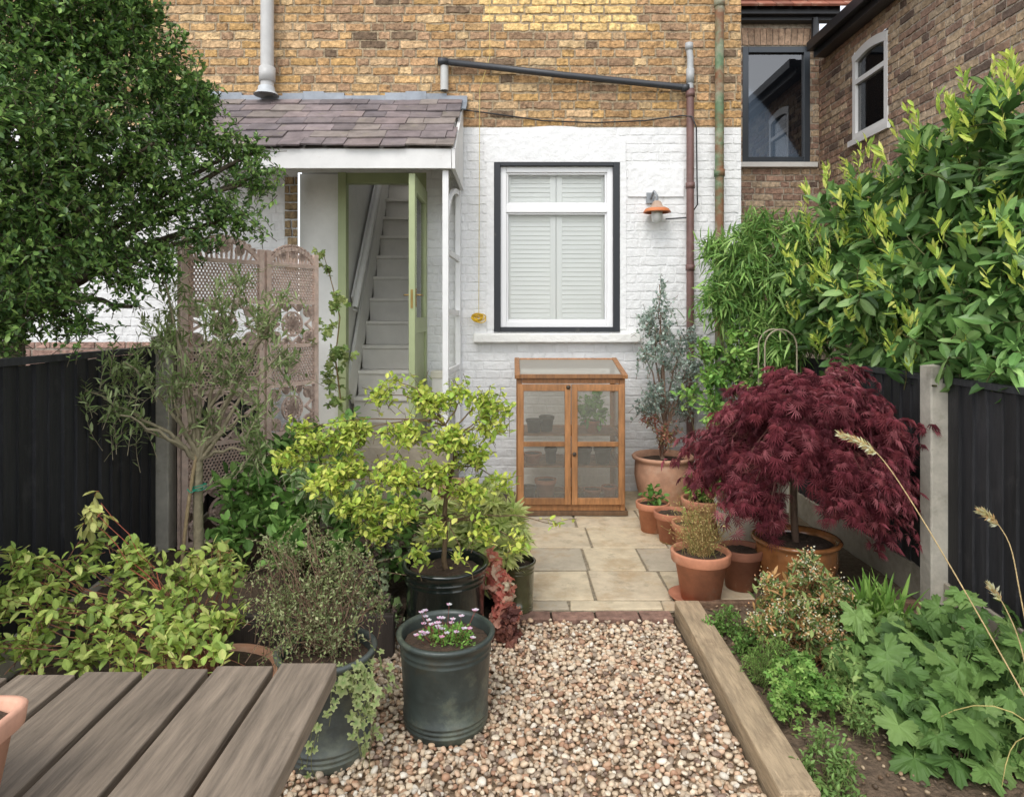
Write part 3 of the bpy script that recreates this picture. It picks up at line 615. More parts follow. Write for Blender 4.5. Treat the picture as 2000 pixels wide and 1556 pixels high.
def T_palm(nl,spread,w,drop=.15,back=.35):
    v=[(0,0,0)];f=[];wt=[0]
    for a_ in np.linspace(-spread,spread,nl):
        l=1-back*abs(a_)/spread;c,s=math.cos(a_),math.sin(a_);b=len(v)
        for (u,t,z) in((-w/2,.45,.02),(w/2,.45,.02),(0,1,-drop)):
            v.append((s*t*l+c*u,c*t*l-s*u,z*l+(-.02 if u==0 else 0)));wt.append(1 if u==0 else .4)
        f+=[(0,b+1,b+2),(0,b+2,b)]
    return np.array(v,float),f,np.array(wt)
def T_lobed(nl,depth,cup=.12,teeth=.05,n=36):
    v=[(0,.0,0)];wt=[0.];f=[];th=np.linspace(-math.pi*.86,math.pi*.86,n)
    for ring,rr in((1,.5),(2,1)):
        for i,t in enumerate(th):
            r=1-depth*(1-abs(math.cos(nl*t/2*1.08)))-(.12*abs(t)/math.pi)
            r=r if ring==2 else 1-depth*.4
            if ring==2:r+=teeth*(1 if i%2 else -1)
            r*=.55*rr;v.append((r*math.sin(t),r*math.cos(t),(-cup*(rr**2)*.5+.09*abs(math.sin(nl*t/2*1.08))*rr)));wt.append(rr)
    for i in range(n-1):
        f+=[(0,1+i+1,1+i),(1+i,1+i+1,1+n+i+1,1+n+i)]
    return np.array(v,float),f,np.array(wt)
def place(a,T,P,ax,up,size,col,col2=None,jit=0):
    V,Fc,wt=T;N=len(P)
    if N==0:return
    ax=nrm(ax);X=nrm(np.cross(ax,up));Z=np.cross(X,ax);size=np.broadcast_to(size,(N,))
    w_=rng.uniform(.82,1.18,(N,1,1))
    v=P[:,None]+size[:,None,None]*(V[None,:,0:1]*w_*X[:,None]+V[None,:,1:2]*ax[:,None]+V[None,:,2:3]*Z[:,None]*rng.uniform(.3,1.7,(N,1,1)))
    c=np.repeat(col[:,None],len(V),1)
    if col2 is not None:c=c*(1-wt[None,:,None])+np.broadcast_to(col2,(N,3))[:,None]*wt[None,:,None]/LG
    else:c=c*(1.0+.18*(1-wt))[None,:,None]
    c=np.minimum(c*LG,.8);c=c*.88+c.mean(-1,keepdims=True)*.12
    off=(np.arange(N)*len(V))[:,None,None];st=a.n
    t=np.array([f for f in Fc if len(f)==3]);q=[f for f in Fc if len(f)==4]
    a.v.append(v.reshape(-1,3));a.c.append(c.reshape(-1,3))
    if len(t):a.t.append((t[None]+off).reshape(-1,3)+st)
    if q:a.q.append((np.array(q)[None]+off).reshape(-1,4)+st)
    a.n+=N*len(V)
def rdir(n,up=0.,sq=1.):
    v=rng.standard_normal((n,3));v[:,2]=v[:,2]*sq;v=nrm(v);v[:,2]+=up;return nrm(v)
def grow(aS,aL,base,blobs,ntw,nlf,T,size,cols,stem,r0=.012,fork=None,tw=.22,outward=.7,upc=.15,lup=1.0,droop=0,shell=.45,limb=True,twr=.0022,col2=None,splay=.8,skip=0,squash=1.,limbs_n=1,tubesides=3):
    base=np.asarray(base,float);C=np.array([b[0] for b in blobs]);R=np.array([b[1] for b in blobs]);cols=np.array(cols)
    fk=base if fork is None else np.asarray(fork,float)
    if fork is not None:
        mid=(base+fk)/2+rng.normal(0,.03,3)*A(1,1,.3);tubes(aS,bez(base,mid,fk,9),np.linspace(r0*1.3,r0,9),9,stem)
    if limb:
        for c,r in zip(C,R):
            for _ in range(limbs_n):
                c_=c+rng.normal(0,r*.3,3);mid=(fk*.55+c_*.45)+A(0,0,.12*np.linalg.norm(c-fk))+rng.normal(0,.05,3)*min(1,r*3)
                p=bez(fk,mid,c_,10);p[1:-1]+=rng.normal(0,.008,(8,3));tubes(aS,p,np.linspace(r0*.62,r0*.18,10),6,stem)
    pr=R**2.2;pr/=pr.sum();bi=rng.choice(len(R),ntw,p=pr);u=rdir(ntw);rr=(shell+(1-shell)*rng.random(ntw)**.6)*R[bi]
    sqv=A(1,1,squash);P2=C[bi]+u*rr[:,None]*sqv
    dirn=nrm(u*outward+rng.normal(0,.45,(ntw,3))+A(0,0,upc));P0=P2-dirn*tw*rng.uniform(.6,1.2,(ntw,1));P1=(P0+P2)/2+A(0,0,1)*(.15*tw+droop*.6)+rng.normal(0,.12*tw,(ntw,3));P2=P2-A(0,0,droop)
    tt=np.linspace(0,1,5)[None,:,None];PT=(1-tt)**2*P0[:,None]+2*tt*(1-tt)*P1[:,None]+tt**2*P2[:,None]
    sc=np.asarray(stem,float);tubes(aS,PT,np.linspace(twr,twr*.4,5)[None]*np.ones((ntw,1)),tubesides,sc)
    t=(np.linspace(.12,1,nlf)[None]+rng.uniform(-.04,.04,(ntw,nlf)))[...,None]
    P=(1-t)**2*P0[:,None]+2*t*(1-t)*P1[:,None]+t**2*P2[:,None];Tg=nrm(2*(1-t)*(P1-P0)[:,None]+2*t*(P2-P1)[:,None])
    ref=rdir(ntw)[:,None];X=nrm(np.cross(Tg,ref));Y=np.cross(Tg,X);ph=(np.arange(nlf)*2.4)[None]+rng.uniform(0,6.28,(ntw,1))+rng.normal(0,.3,(ntw,nlf))
    rad=np.cos(ph)[...,None]*X+np.sin(ph)[...,None]*Y
    k=(splay*(1-.5*t))
    ax=nrm(Tg*(1-k*.6)+rad*k+A(0,0,-droop*1.5)+rng.normal(0,.12,P.shape));up=nrm(rad*-.25+A(0,0,lup)+rng.normal(0,.38,P.shape))
    bf=rng.uniform(.82,1.15,len(R))[bi];tf=bf*rng.uniform(.8,1.2,ntw)
    cc=cols[rng.integers(len(cols),size=(ntw,nlf))]*(tf[:,None]*rng.uniform(.8,1.2,(ntw,nlf)))[...,None]
    P=P.reshape(-1,3);ax=ax.reshape(-1,3);up=up.reshape(-1,3);cc=cc.reshape(-1,3);sz=size*rng.uniform(.65,1.2,len(P))
    if skip:
        m=rng.random(len(P))>skip;P,ax,up,cc,sz=P[m],ax[m],up[m],cc[m],sz[m]
    place(aL,T,P,ax,up,sz,cc,col2)
    return P2,dirn
def fin(name,base,label,cat,aS,aL,mat=None,names=('stem','foliage'),group=None):
    o=thing(name,tuple(base),label,cat,group)
    if aS is not None and aS.n:part(names[0],aS,m_bark,o,smooth=True)
    if aL is not None and aL.n:part(names[1],aL,mat or m_leaf,o,smooth=False)
    return o
def B(*l):return [(W(px,py,d),r) for px,py,d,r in l]
# ---- evergreen tree over left fence
aS,aL=Acc(),Acc();base=A(-2.75,3.75,0)
bl=B((60,60,3.2,.40),(190,90,3.4,.36),(290,120,3.6,.27),(350,200,3.7,.25),(60,280,3.0,.40),(210,270,3.4,.40),(370,270,3.7,.27),(455,310,3.8,.18),(490,370,3.8,.14),(60,480,3.0,.32),(190,430,3.3,.30),(320,390,3.6,.26),(430,410,3.7,.18),(390,470,3.6,.13),(-110,280,2.8,.5),(-100,60,3.,.5),(-80,520,2.8,.4),(110,600,3.1,.16),(10,620,3.0,.18),(220,-50,3.5,.3),(110,-70,3.3,.45),(230,520,3.3,.17),(310,520,3.4,.13),(160,640,3.1,.09),(500,290,3.8,.10),(30,660,3.,.09),(250,590,3.3,.10),(520,345,3.8,.09),(480,440,3.7,.09),(400,190,3.8,.10),(260,30,3.5,.14),(120,180,3.0,.12),(290,300,3.3,.12),(130,400,2.95,.12))
gcol=[S(88,120,54),S(72,104,46),S(104,138,62),S(60,90,42),S(128,158,76)]
P2,dn=grow(aS,aL,base,bl,4000,16,T_leaf(.52,.07,.05,((.35,.9),(.72,.8))),.034,gcol,S(96,86,68)*.8,r0=.05,fork=A(-2.7,3.7,1.5),tw=.19,shell=.3,upc=.25,lup=.8)
fin('evergreen_tree',base,'small leaved green evergreen tree overhanging black fence','tree',aS,aL,m_gloss,('trunk','crown'))
# ---- laurel
aS,aL,aY=Acc(),Acc(),Acc();base=A(2.75,4.0,0)
bl=B((1660,430,4.7,.30),(1620,560,4.7,.30),(1750,390,4.3,.30),(1730,560,4.2,.36),(1860,340,3.9,.34),(1870,520,3.7,.38),(1980,300,3.5,.33),(1990,540,3.4,.38),(1850,660,3.7,.22),(1960,690,3.3,.2),(2100,280,3.3,.42),(2100,550,3.2,.42),(1690,650,4.3,.22),(1800,460,4.8,.5),(1950,430,4.4,.55),(1600,640,4.7,.2),(1930,230,3.8,.2),(1760,690,4.2,.20),(1850,720,4.0,.20),(1950,740,3.7,.2),(1700,710,4.7,.2),(1870,710,3.45,.11),(1980,725,3.05,.12),(1790,690,3.7,.12),(1900,690,4.6,.4),(1750,640,5.0,.3),(1640,700,4.5,.12),(1830,745,3.4,.08))
lc=[S(94,132,64),S(78,114,54),S(112,148,76),S(64,96,46),S(132,162,94)]
TL=T_leaf(.37,.05,.16,((.2,.66),(.5,1),(.8,.72)))
P2,dn=grow(aS,aL,base,bl,820,12,TL,.132,lc,S(106,104,64),r0=.03,fork=A(2.7,4.0,.9),tw=.24,shell=.45,upc=.3,lup=.6,twr=.004,splay=1.05)
NS=520;front=nrm(A(-.7,-.7,.5));Cb=np.array([b[0] for b in bl]);Rb=np.array([b[1] for b in bl]);bi=rng.choice(len(Rb),NS,p=Rb**2/np.sum(Rb**2));uu=nrm(rdir(NS)+front*.8);Px=Cb[bi]+uu*Rb[bi][:,None]*1.03
mk=((Px[:,0]/Px[:,1]<.60)&(rng.random(NS)<.85))|((Px[:,2]>2.3)&(rng.random(NS)<.75))|(rng.random(NS)<.2)
Pn=Px[mk];dnn=uu[mk];N=len(Pn);lean=rng.normal(0,.22,(N,3));sz=rng.uniform(.6,1.1,N)
for i in range(9):
    keep=rng.random(N)<.85;n_=keep.sum()
    ph=rng.uniform(0,6.28,N);ax=np.stack([np.cos(ph)*.6,np.sin(ph)*.6,np.full(N,.85)],1)+dnn*.4+lean
    place(aY,T_leaf(.30,.05,.14,((.3,.9),(.7,.75))),(Pn+A(0,0,.011)*i+dnn*(.004*i))[keep],ax[keep],rdir(n_,.3),(sz*rng.uniform(.06,.10,N))[keep],np.array([S(188,202,74),S(164,188,66),S(204,212,98),S(138,168,62)])[rng.integers(4,size=n_)]*.85)
o=fin('laurel_hedge',base,'glossy laurel hedge with yellow green new shoots above fence','hedge',aS,aL,m_gloss);part('young_shoots',aY,m_leaf,o)
# ---- bamboo
aS,aL=Acc(),Acc();base=A(1.95,5.25,0)
bl=B((1450,500,5.2,.28),(1520,560,5.1,.30),(1430,590,5.2,.24),(1550,470,5.1,.24),(1510,660,5.0,.26),(1590,620,5.0,.25),(1395,480,5.3,.12),(1580,540,5.1,.25),(1392,570,5.2,.12),(1480,440,5.2,.15))
grow(aS,aL,base,bl,760,10,T_leaf(.13,.015,.25,((.3,1),(.7,.7))),.13,[S(122,158,74),S(102,140,64),S(144,176,92),S(84,120,56)],S(120,130,70),r0=.012,tw=.2,droop=.05,shell=.3,upc=.2,splay=.9,limbs_n=2)
fin('bamboo',base,'leafy green bamboo clump by downpipe','plant',aS,aL)
# ---- climbing shrub
aS,aL=Acc(),Acc();base=A(1.55,4.95,0)
bl=B((1430,700,5.0,.16),(1390,740,5.0,.14),(1460,740,4.9,.16),(1400,800,4.9,.15),(1340,770,5.1,.10),(1470,680,5.0,.12),(1450,830,4.8,.15),(1520,700,4.9,.14),(1380,680,5.0,.09),(1440,650,5.0,.08))
grow(aS,aL,base,bl,230,10,T_leaf(.5,.05,.1),.055,[S(110,150,66),S(136,168,78),S(90,128,58)],S(100,90,60),tw=.16,splay=.9)
fin('climbing_shrub',base,'bright green leafy climber beside drainpipe','plant',aS,aL)
# ---- eucalyptus
aS,aL=Acc(),Acc();base=A(1.21,5.48,.36)
bl=B((1290,600,5.5,.14),(1300,660,5.5,.17),(1325,720,5.5,.18),(1265,690,5.4,.12),(1290,770,5.45,.16),(1335,790,5.5,.13),(1262,790,5.4,.10),(1290,560,5.5,.07),(1270,630,5.5,.11),(1345,660,5.5,.10),(1360,720,5.5,.08))
grow(aS,aL,base,bl,280,13,T_tiny(.66),.034,[S(146,160,150),S(124,142,132),S(156,168,156),S(108,126,110)],S(140,116,98),r0=.016,tw=.2,fork=A(1.23,5.48,.62),upc=.6)
bl=B((1300,850,5.4,.10),(1270,820,5.4,.08))
grow(aS,aL,base,bl,40,9,T_tiny(.55),.035,[S(150,92,76),S(130,120,80)],S(120,80,60),tw=.15)
fin('eucalyptus_shrub',base,'grey blue small leaved eucalyptus growing in large terracotta pot','plant',aS,aL)
# ---- red maple : irregular drooping sprays
aS,aL=Acc(),Acc();base=A(1.56,3.75,.25);top=A(1.60,3.76,1.04)
p=bez(base,A(1.50,3.7,.7),top,12);tubes(aS,p,np.linspace(.020,.013,12),8,S(104,84,70))
K=100;az=rng.uniform(0,6.28,K);el=np.arccos(1-rng.random(K)**.85*1.0);inn=np.where(rng.random(K)<.3,rng.uniform(.5,.8,K),rng.uniform(.88,1.0,K))
Rr=.56*(1+.07*np.sin(az*3+1)+.06*np.sin(az*5));cxm,cym=1.61,3.78
CL=np.stack([cxm+Rr*np.sin(el)*np.cos(az)*inn,cym+Rr*.85*np.sin(el)*np.sin(az)*inn,.66+.50*np.cos(el)**.85*inn],1)
CL[:,2]-=.22*np.sin(el)**3*rng.uniform(0,1.4,K)
CL=CL[~((CL[:,2]<.50)&(np.abs(CL[:,0]-1.52)<.22)&(CL[:,1]<3.7))]
CL=np.concatenate([CL,[W(1395,900,3.7),W(1430,960,3.6),W(1385,870,3.7),W(1760,1000,3.65),W(1740,1050,3.6),W(1460,1000,3.5),W(1560,760,3.7),W(1660,735,3.8),W(1770,920,3.7),W(1690,1000,3.4)]]);K=len(CL)
M_=9;P2=np.repeat(CL,M_,0)+rng.normal(0,1,(K*M_,3))*A(.070,.07,.030);N=len(P2);hor=P2-A(cxm,cym,0);hor[:,2]=0
P0=np.repeat(CL,M_,0)*.6+A(cxm,cym,.96)*.4+rng.normal(0,.02,(N,3));P1=(P0+P2)/2+hor*.10+A(0,0,.07)
for c in CL:tubes(aS,bez(top,(top+c)/2+A((c[0]-cxm)*.2,(c[1]-cym)*.2,.09),c,9),np.linspace(.007,.002,9),5,S(104,66,58))
tt=np.linspace(0,1,6)[None,:,None];PT=(1-tt)**2*P0[:,None]+2*tt*(1-tt)*P1[:,None]+tt**2*P2[:,None];tubes(aS,PT,np.linspace(.0022,.001,6)[None]*np.ones((N,1)),3,S(110,60,56))
nl=10;t=np.linspace(.5,1,nl)[None,:,None]+rng.uniform(-.03,.03,(N,nl,1));P=(1-t)**2*P0[:,None]+2*t*(1-t)*P1[:,None]+t**2*P2[:,None]
rad=nrm((P-A(cxm,cym,.6))*A(1,1,.35));ax=nrm(rad*.6+A(0,0,-.85)+rng.normal(0,.45,P.shape));up=nrm(rad*.8+A(0,0,.7)+rng.normal(0,.3,P.shape))
P=P.reshape(-1,3)+rng.normal(0,.02,(N*nl,3));mc=np.array([S(140,66,76),S(118,52,62),S(156,88,94),S(98,44,52),S(130,60,66)])[rng.integers(5,size=N*nl)]*np.repeat(np.repeat(rng.uniform(.8,1.25,K),M_),nl)[:,None]*.92
place(aL,T_palm(9,1.6,.075,.3),P,ax.reshape(-1,3),up.reshape(-1,3),rng.uniform(.045,.072,N*nl),mc)
fin('red_maple_tree',base,'weeping burgundy cut leaf maple in ochre glazed pot','tree',aS,aL,m_leaf,('trunk','crown'))
# ---- olive
aS,aL=Acc(),Acc();base=A(-1.62,3.55,.12)
tubes(aS,bez(A(-1.70,3.5,.12),A(-1.68,3.5,.5),A(-1.62,3.55,.9),5),[.010]*5,6,S(160,140,106))
bl=B((240,700,3.4,.13),(320,640,3.5,.16),(430,600,3.5,.16),(520,620,3.6,.14),(230,790,3.3,.12),(340,740,3.4,.15),(450,700,3.5,.16),(550,690,3.5,.10),(510,780,3.5,.12),(400,800,3.5,.08),(170,760,3.3,.07),(560,580,3.6,.07),(490,860,3.5,.11),(280,830,3.4,.10),(350,550,3.5,.11),(470,540,3.6,.08))
grow(aS,aL,base,bl,260,13,T_leaf(.24,.02,.03,((.3,.9),(.7,.8))),.052,[S(130,146,92),S(110,130,72),S(146,160,108),S(98,118,64)],S(150,140,114),r0=.022,fork=W(388,900,3.55),tw=.24,upc=.9,shell=.2,splay=.8,twr=.0019,limbs_n=1)
fin('olive_tree',base,'young grey green olive tree with pale branching trunk','tree',aS,aL,m_leaf,('trunk','crown'))
a=Acc()
for i in range(3):
    th=np.linspace(0,6.3,14);c0=W(383,955,3.5);tubes(a,np.stack([c0[0]+.034*np.cos(th),3.54+.034*np.sin(th),c0[2]+.01*np.sin(th+i)+.004*i],1),[.003]*14,5,S(40,150,120))
tubes(a,[W(383,957,3.49),W(372,962,3.47),W(366,955,3.47)],[.003]*3,5,S(40,150,120))
part('tree_tie',a,m_plain,origin=tuple(W(383,955,3.5)),smooth=True,label='green plastic tie around olive trunk',cat='plant tie')
# ---- red stemmed shrub left
aS,aL=Acc(),Acc();base=A(-1.13,2.60,.12)
bl=B((60,1110,2.7,.09),(150,1090,2.7,.10),(190,1050,2.75,.05),(250,1100,2.7,.10),(350,1120,2.7,.11),(420,1130,2.6,.09),(100,1180,2.6,.12),(220,1190,2.6,.12),(330,1200,2.55,.11),(60,1250,2.55,.10),(160,1270,2.5,.09),(280,1080,2.7,.07),(410,1070,2.7,.05),(430,1210,2.5,.09),(20,1160,2.6,.09),(240,1260,2.45,.10),(350,1240,2.42,.09),(-40,1180,2.6,.12),(-30,1260,2.5,.1),(40,1080,2.7,.05),(460,1110,2.6,.05),(430,1255,2.42,.05),(300,1250,2.38,.07))
grow(aS,aL,base,bl,330,7,T_leaf(.56,.06,.12),.045,[S(160,178,80),S(140,162,70),S(176,190,98),S(122,146,64)],S(132,88,66),r0=.006,tw=.14,upc=.6,splay=.9,limbs_n=2,twr=.0017,shell=.2)
Pd=np.array([W(x,y,2.7) for x,y in((185,1000),(187,990),(180,1010),(60,1120),(440,1075),(375,1090))]);grow(aS,aL,base,[(p_,.045) for p_ in Pd],16,6,T_leaf(.42,.05,.15),.055,[S(164,168,90),S(150,150,84)],S(150,80,60),r0=.006,tw=.06,droop=.03)
fin('red_stemmed_shrub',base,'shrub with red stems and yellow green oval leaves in bowl','plant',aS,aL)
# ---- grey herb in grey pot
aS,aL=Acc(),Acc();base=A(-.645,2.39,.31)
bl=B((575,1150,2.45,.11),(640,1120,2.5,.12),(700,1150,2.5,.09),(535,1190,2.4,.08),(620,1200,2.4,.12),(680,1080,2.55,.07),(735,1170,2.5,.05),(560,1080,2.5,.07),(510,1120,2.5,.05),(620,1050,2.55,.06),(690,1220,2.4,.07),(520,1060,2.5,.04),(720,1100,2.55,.04),(600,1010,2.55,.03),(560,1240,2.33,.06),(650,1250,2.3,.06))
grow(aS,aL,base,bl,520,12,T_tiny(.55),.0145,[S(112,128,76),S(94,110,62),S(132,144,90),S(142,146,104)],S(122,98,78),r0=.005,tw=.16,upc=.8,limbs_n=4,shell=.1,twr=.0013)
fin('herb_shrub',base,'twiggy grey green herb bush in weathered grey pot','plant',aS,aL)
# ---- lime shrub in dark pot : layered branches
aS,aL=Acc(),Acc();base=A(-.305,3.13,.33)
st=S(112,92,68)
bl=B((690,850,3.15,.13),(750,770,3.2,.08),(680,920,3.1,.13),(790,850,3.05,.12),(850,790,3.15,.10),(880,860,3.05,.13),(950,790,3.15,.10),(610,870,3.1,.11),(770,930,3.0,.13),(930,890,3.05,.10),(955,840,3.1,.09),(850,930,3.0,.12),(980,940,3.05,.07),(1085,1025,3.0,.03),(820,770,3.2,.07),(640,940,3.,.11),(770,740,3.2,.05),(1010,1060,3.0,.06),(700,990,3.0,.11),(590,840,3.2,.07),(780,1000,2.98,.10),(900,770,3.15,.07),(985,800,3.1,.05),(560,900,3.1,.08),(910,960,3.0,.09),(850,1030,2.95,.07),(950,1040,3.0,.06),(730,1040,3.0,.08),(900,1090,2.93,.04),(820,1080,2.93,.05))
trunk=bez(base,W(865,1010,3.16),W(880,930,3.13),9)+rng.normal(0,.004,(9,3));tubes(aS,trunk,np.linspace(.013,.010,9),8,st)
trunk2=bez(W(880,930,3.13),W(900,880,3.1),W(870,830,3.13),7);tubes(aS,trunk2,np.linspace(.010,.005,7),7,st)
allp=np.concatenate([trunk[4:],trunk2])
for c,r in bl:
    k=int(np.clip(np.argmin(np.linalg.norm(allp-(c-A(0,0,.05)),axis=1)),0,len(allp)-1));s0=allp[k];pp=bez(s0,(s0+c)/2+A(0,0,.07)+rng.normal(0,.03,3),c,9)+rng.normal(0,.004,(9,3));pp[0]=s0;tubes(aS,pp,np.linspace(.0045,.0016,9),5,st)
grow(aS,aL,base,bl,820,7,T_leaf(.6,.06,.1),.035,[S(170,188,66),S(152,176,58),S(188,200,84),S(130,158,54),S(178,186,70)],st,limb=False,tw=.12,upc=.1,splay=1.,squash=.55,lup=1.6,shell=.1,twr=.0015)
fin('lime_leaved_shrub',base,'airy layered shrub with fresh lime green leaves in dark pot','plant',aS,aL)
# ---- hydrangea & greens behind
aS,aL=Acc(),Acc();base=A(-1.1,3.7,.12)
bl=B((480,960,3.8,.17),(540,900,3.9,.18),(600,860,4.0,.15),(470,1040,3.6,.14),(560,1000,3.6,.16),(660,900,3.9,.15),(620,960,3.7,.15),(680,820,4.1,.09),(560,1060,3.4,.13),(700,1000,3.6,.15),(760,1050,3.5,.16),(680,1060,3.4,.13),(800,990,3.7,.14),(850,1060,3.6,.12),(760,1110,3.3,.1),(430,1020,3.6,.1))
grow(aS,aL,base,bl,320,8,T_leaf(.58,.06,.15),.072,[S(112,152,70),S(94,132,58),S(132,168,82),S(80,114,52)],S(90,90,54),r0=.010,tw=.16,upc=.5,splay=1.)
fin('hydrangea_shrub',base,'leafy green hydrangea bush in raised bed','plant',aS,aL)
aS,aL=Acc(),Acc();base=A(-1.0,3.55,.12)
grow(aS,aL,base,B((620,950,3.4,.10),(670,980,3.35,.08),(590,930,3.45,.07)),30,6,T_leaf(.45,.05,.2),.085,[S(90,130,66),S(106,146,78)],S(96,120,60),r0=.006,tw=.08,upc=.4,splay=1.,col2=S(186,200,150))
fin('variegated_hosta',base,'cream edged variegated green foliage plant','plant',aS,aL)
aS,aL=Acc(),Acc();base=A(-.2,3.85,.06)
grow(aS,aL,base,B((950,990,3.6,.13),(900,1040,3.5,.13),(990,1030,3.5,.12),(860,1070,3.4,.09),(1000,1090,3.4,.10),(930,1090,3.4,.12),(960,930,3.7,.08),(850,990,3.6,.1)),60,5,T_palm(8,2.0,.24,.15,.2),.115,[S(146,168,80),S(170,188,96)],S(130,140,70),r0=.006,tw=.12,upc=.4,splay=1.,lup=1.4,col2=S(214,214,140))
fin('variegated_fatsia',base,'spidery pale yellow green fatsia with palmate leaves','plant',aS,aL,m_gloss)
aS,aL=Acc(),Acc();base=A(-.08,3.25,0)
TH=T_lobed(5,.22,.3,.05)
grow(aS,aL,base,B((975,1140,3.25,.08),(985,1190,3.2,.07),(970,1105,3.3,.05)),34,4,TH,.07,[S(206,124,104),S(190,104,88),S(220,156,130)],S(150,70,60),tw=.06,r0=.004,splay=1.,lup=.6)
grow(aS,aL,base,B((985,1230,3.15,.07),(1000,1200,3.15,.04)),24,4,TH,.05,[S(120,74,60),S(96,58,52)],S(100,50,40),tw=.05,r0=.003,splay=1.)
fin('heuchera_plant',base,'coral orange heuchera with ruffled leaves by black pot','plant',aS,aL)
aS,aL=Acc(),Acc();base=A(-.75,3.2,.1)
grow(aS,aL,base,B((720,1130,3.2,.12),(760,1190,3.1,.08),(690,1180,3.1,.1),(800,1080,3.4,.1),(740,1070,3.3,.1)),110,6,TH,.045,[S(112,94,80),S(108,130,78),S(140,154,116),S(94,78,74)],S(90,60,50),tw=.08,r0=.004,splay=1.)
fin('ground_cover_plant',base,'low purple and silver leaved bedding plants','plant',aS,aL)
# climber on doorway
aS,aL=Acc(),Acc();base=A(-1.3,4.95,.2)
pts=[W(668,800,5.0),W(655,700,5.0),W(664,620,5.0),W(650,560,5.0),W(630,490,5.0)];tubes(aS,pts,[.007,.006,.005,.004,.002],6,S(130,110,70))
grow(aS,aL,base,B((660,780,5.,.09),(665,700,5.,.12),(640,640,5.,.12),(660,590,5.,.11),(635,520,5.,.09),(625,500,5.,.06),(650,740,5.,.10),(600,660,4.8,.08)),54,5,T_lobed(5,.34,.25,.06),.058,[S(138,158,80),S(116,142,70),S(162,174,102)],S(120,130,70),tw=.11,r0=.005,splay=1.1,limb=False,shell=.1)
fin('grape_vine',base,'young vine with lobed leaves climbing by doorway','plant',aS,aL)
# ivy
aS,aL=Acc(),Acc();base=A(-.62,2.33,.33)
for z_ in rng.uniform(-1.9,.2,11):
    c,s=math.cos(z_),math.sin(z_);L_=rng.uniform(.06,.30);p0=base+A(.08*c,.08*s,0);p1=base+A(.22*c,.22*s,.06);p2=base+A((.19+.05*rng.random())*c,(.20)*s,-L_)
    pp=bez(p0,p1,p2,11);pp+=rng.normal(0,.010,pp.shape);tubes(aS,pp,[.0014]*11,3,S(120,120,80));n=len(pp);q=np.repeat(pp[2:],2,0)[:-3]+rng.normal(0,.014,(2*(n-2)-3,3))
    place(aL,T_lobed(5,.5,.1,.0,20),q,nrm(A(c,s,-.9)+rng.normal(0,.6,q.shape)),nrm(A(c,s,.5)+rng.normal(0,.4,q.shape)),rng.uniform(.022,.042,len(q)),np.array([S(110,136,66),S(130,152,80),S(92,118,56)])[rng.integers(3,size=len(q))],S(170,178,116))
fin('ivy_plant',base,'variegated ivy trailing over rim of grey pot','plant',aS,aL)
# saxifrage
aS,aL,aF=Acc(),Acc(),Acc();base=A(-.245,2.53,.30)
grow(aS,aL,base,[(base+A(.02,.0,.02),.085),(base+A(-.05,.02,.01),.06),(base+A(.07,-.03,.0),.05)],150,8,T_tiny(.45),.018,[S(96,140,50),S(120,160,66)],S(110,80,60),tw=.04,r0=.002,squash=.35,twr=.001)
N=30;e=base+np.stack([rng.uniform(-.10,.11,N),rng.uniform(-.1,.08,N),rng.uniform(.03,.13,N)],1);s0=base+(e-base)*A(.6,.6,.1)
tubes(aS,np.stack([s0,(s0+e)/2+rng.normal(0,.005,(N,3)),e],1),np.full((1,3),.0011)*np.ones((N,1)),3,S(140,80,70))
for k in range(5):
    ph=k*1.2566+rng.uniform(0,.3,N);place(aF,T_tiny(.8,.02),e,np.stack([np.cos(ph),np.sin(ph)*.8,np.full(N,.35)],1),np.tile(A(.1,-.5,1),(N,1)),np.full(N,.0125),np.array([S(214,160,180),S(220,184,196),S(196,130,154)])[rng.integers(3,size=N)])
o=fin('saxifrage_plant',base,'cushion plant with small pink flowers on thin stems','plant',aS,aL);part('flower',aF,m_leaf,o)
def small(name,label,x,y,z,r,n,nl,T,sz,cols,st=S(110,130,60),**k):
    aS,aL=Acc(),Acc();b=A(x,y,z);grow(aS,aL,b,[(b+A(0,0,r*.8),r)],n,nl,T,sz,cols,st,r0=.003,tw=r*.8,twr=.0013,**k);fin(name,b,label,'plant',aS,aL)
TLf=T_leaf(.6,.06,.15)
small('strawberry_plant','small strawberry plant in terracotta pot',.985,4.78,.18,.08,16,4,TLf,.05,[S(96,140,54),S(80,122,46)])
small('seedling','green seedlings in small terracotta pot',1.13,4.30,.18,.07,22,4,TLf,.03,[S(150,160,80),S(180,150,90)])
small('leafy_plant','fresh green leafy plant in terracotta pot',1.30,4.62,.24,.13,60,6,TLf,.05,[S(110,154,58),S(130,170,70)])
small('leafy_plant','grey green foliage plant in cream pot',1.47,4.35,.30,.15,80,7,TLf,.045,[S(96,120,70),S(120,140,90)])
aS,aL=Acc(),Acc();base=A(.995,3.60,.24);N=300;e=base+np.stack([rng.normal(0,.085,N),rng.normal(0,.07,N),rng.uniform(.06,.33,N)],1);s0=base+np.stack([rng.normal(0,.03,N),rng.normal(0,.03,N),np.zeros(N)],1)
tubes(aS,np.stack([s0,(s0+e)/2+rng.normal(0,.012,(N,3)),e],1),np.array([[.0013,.001,.0005]])*np.ones((N,1)),3,np.array([S(196,160,104),S(170,140,90),S(150,150,84)])[rng.integers(3,size=N)])
q=np.concatenate([s0+(e-s0)*t for t in(.35,.55,.75,.95)]);place(aL,T_tiny(.4),q,rdir(len(q),.5),rdir(len(q),.5),.014,np.array([S(176,150,90),S(150,150,80),S(196,166,106)])[rng.integers(3,size=len(q))])
fin('dry_grass_plant',base,'wispy straw coloured dry plant in terracotta pot','plant',aS,aL)
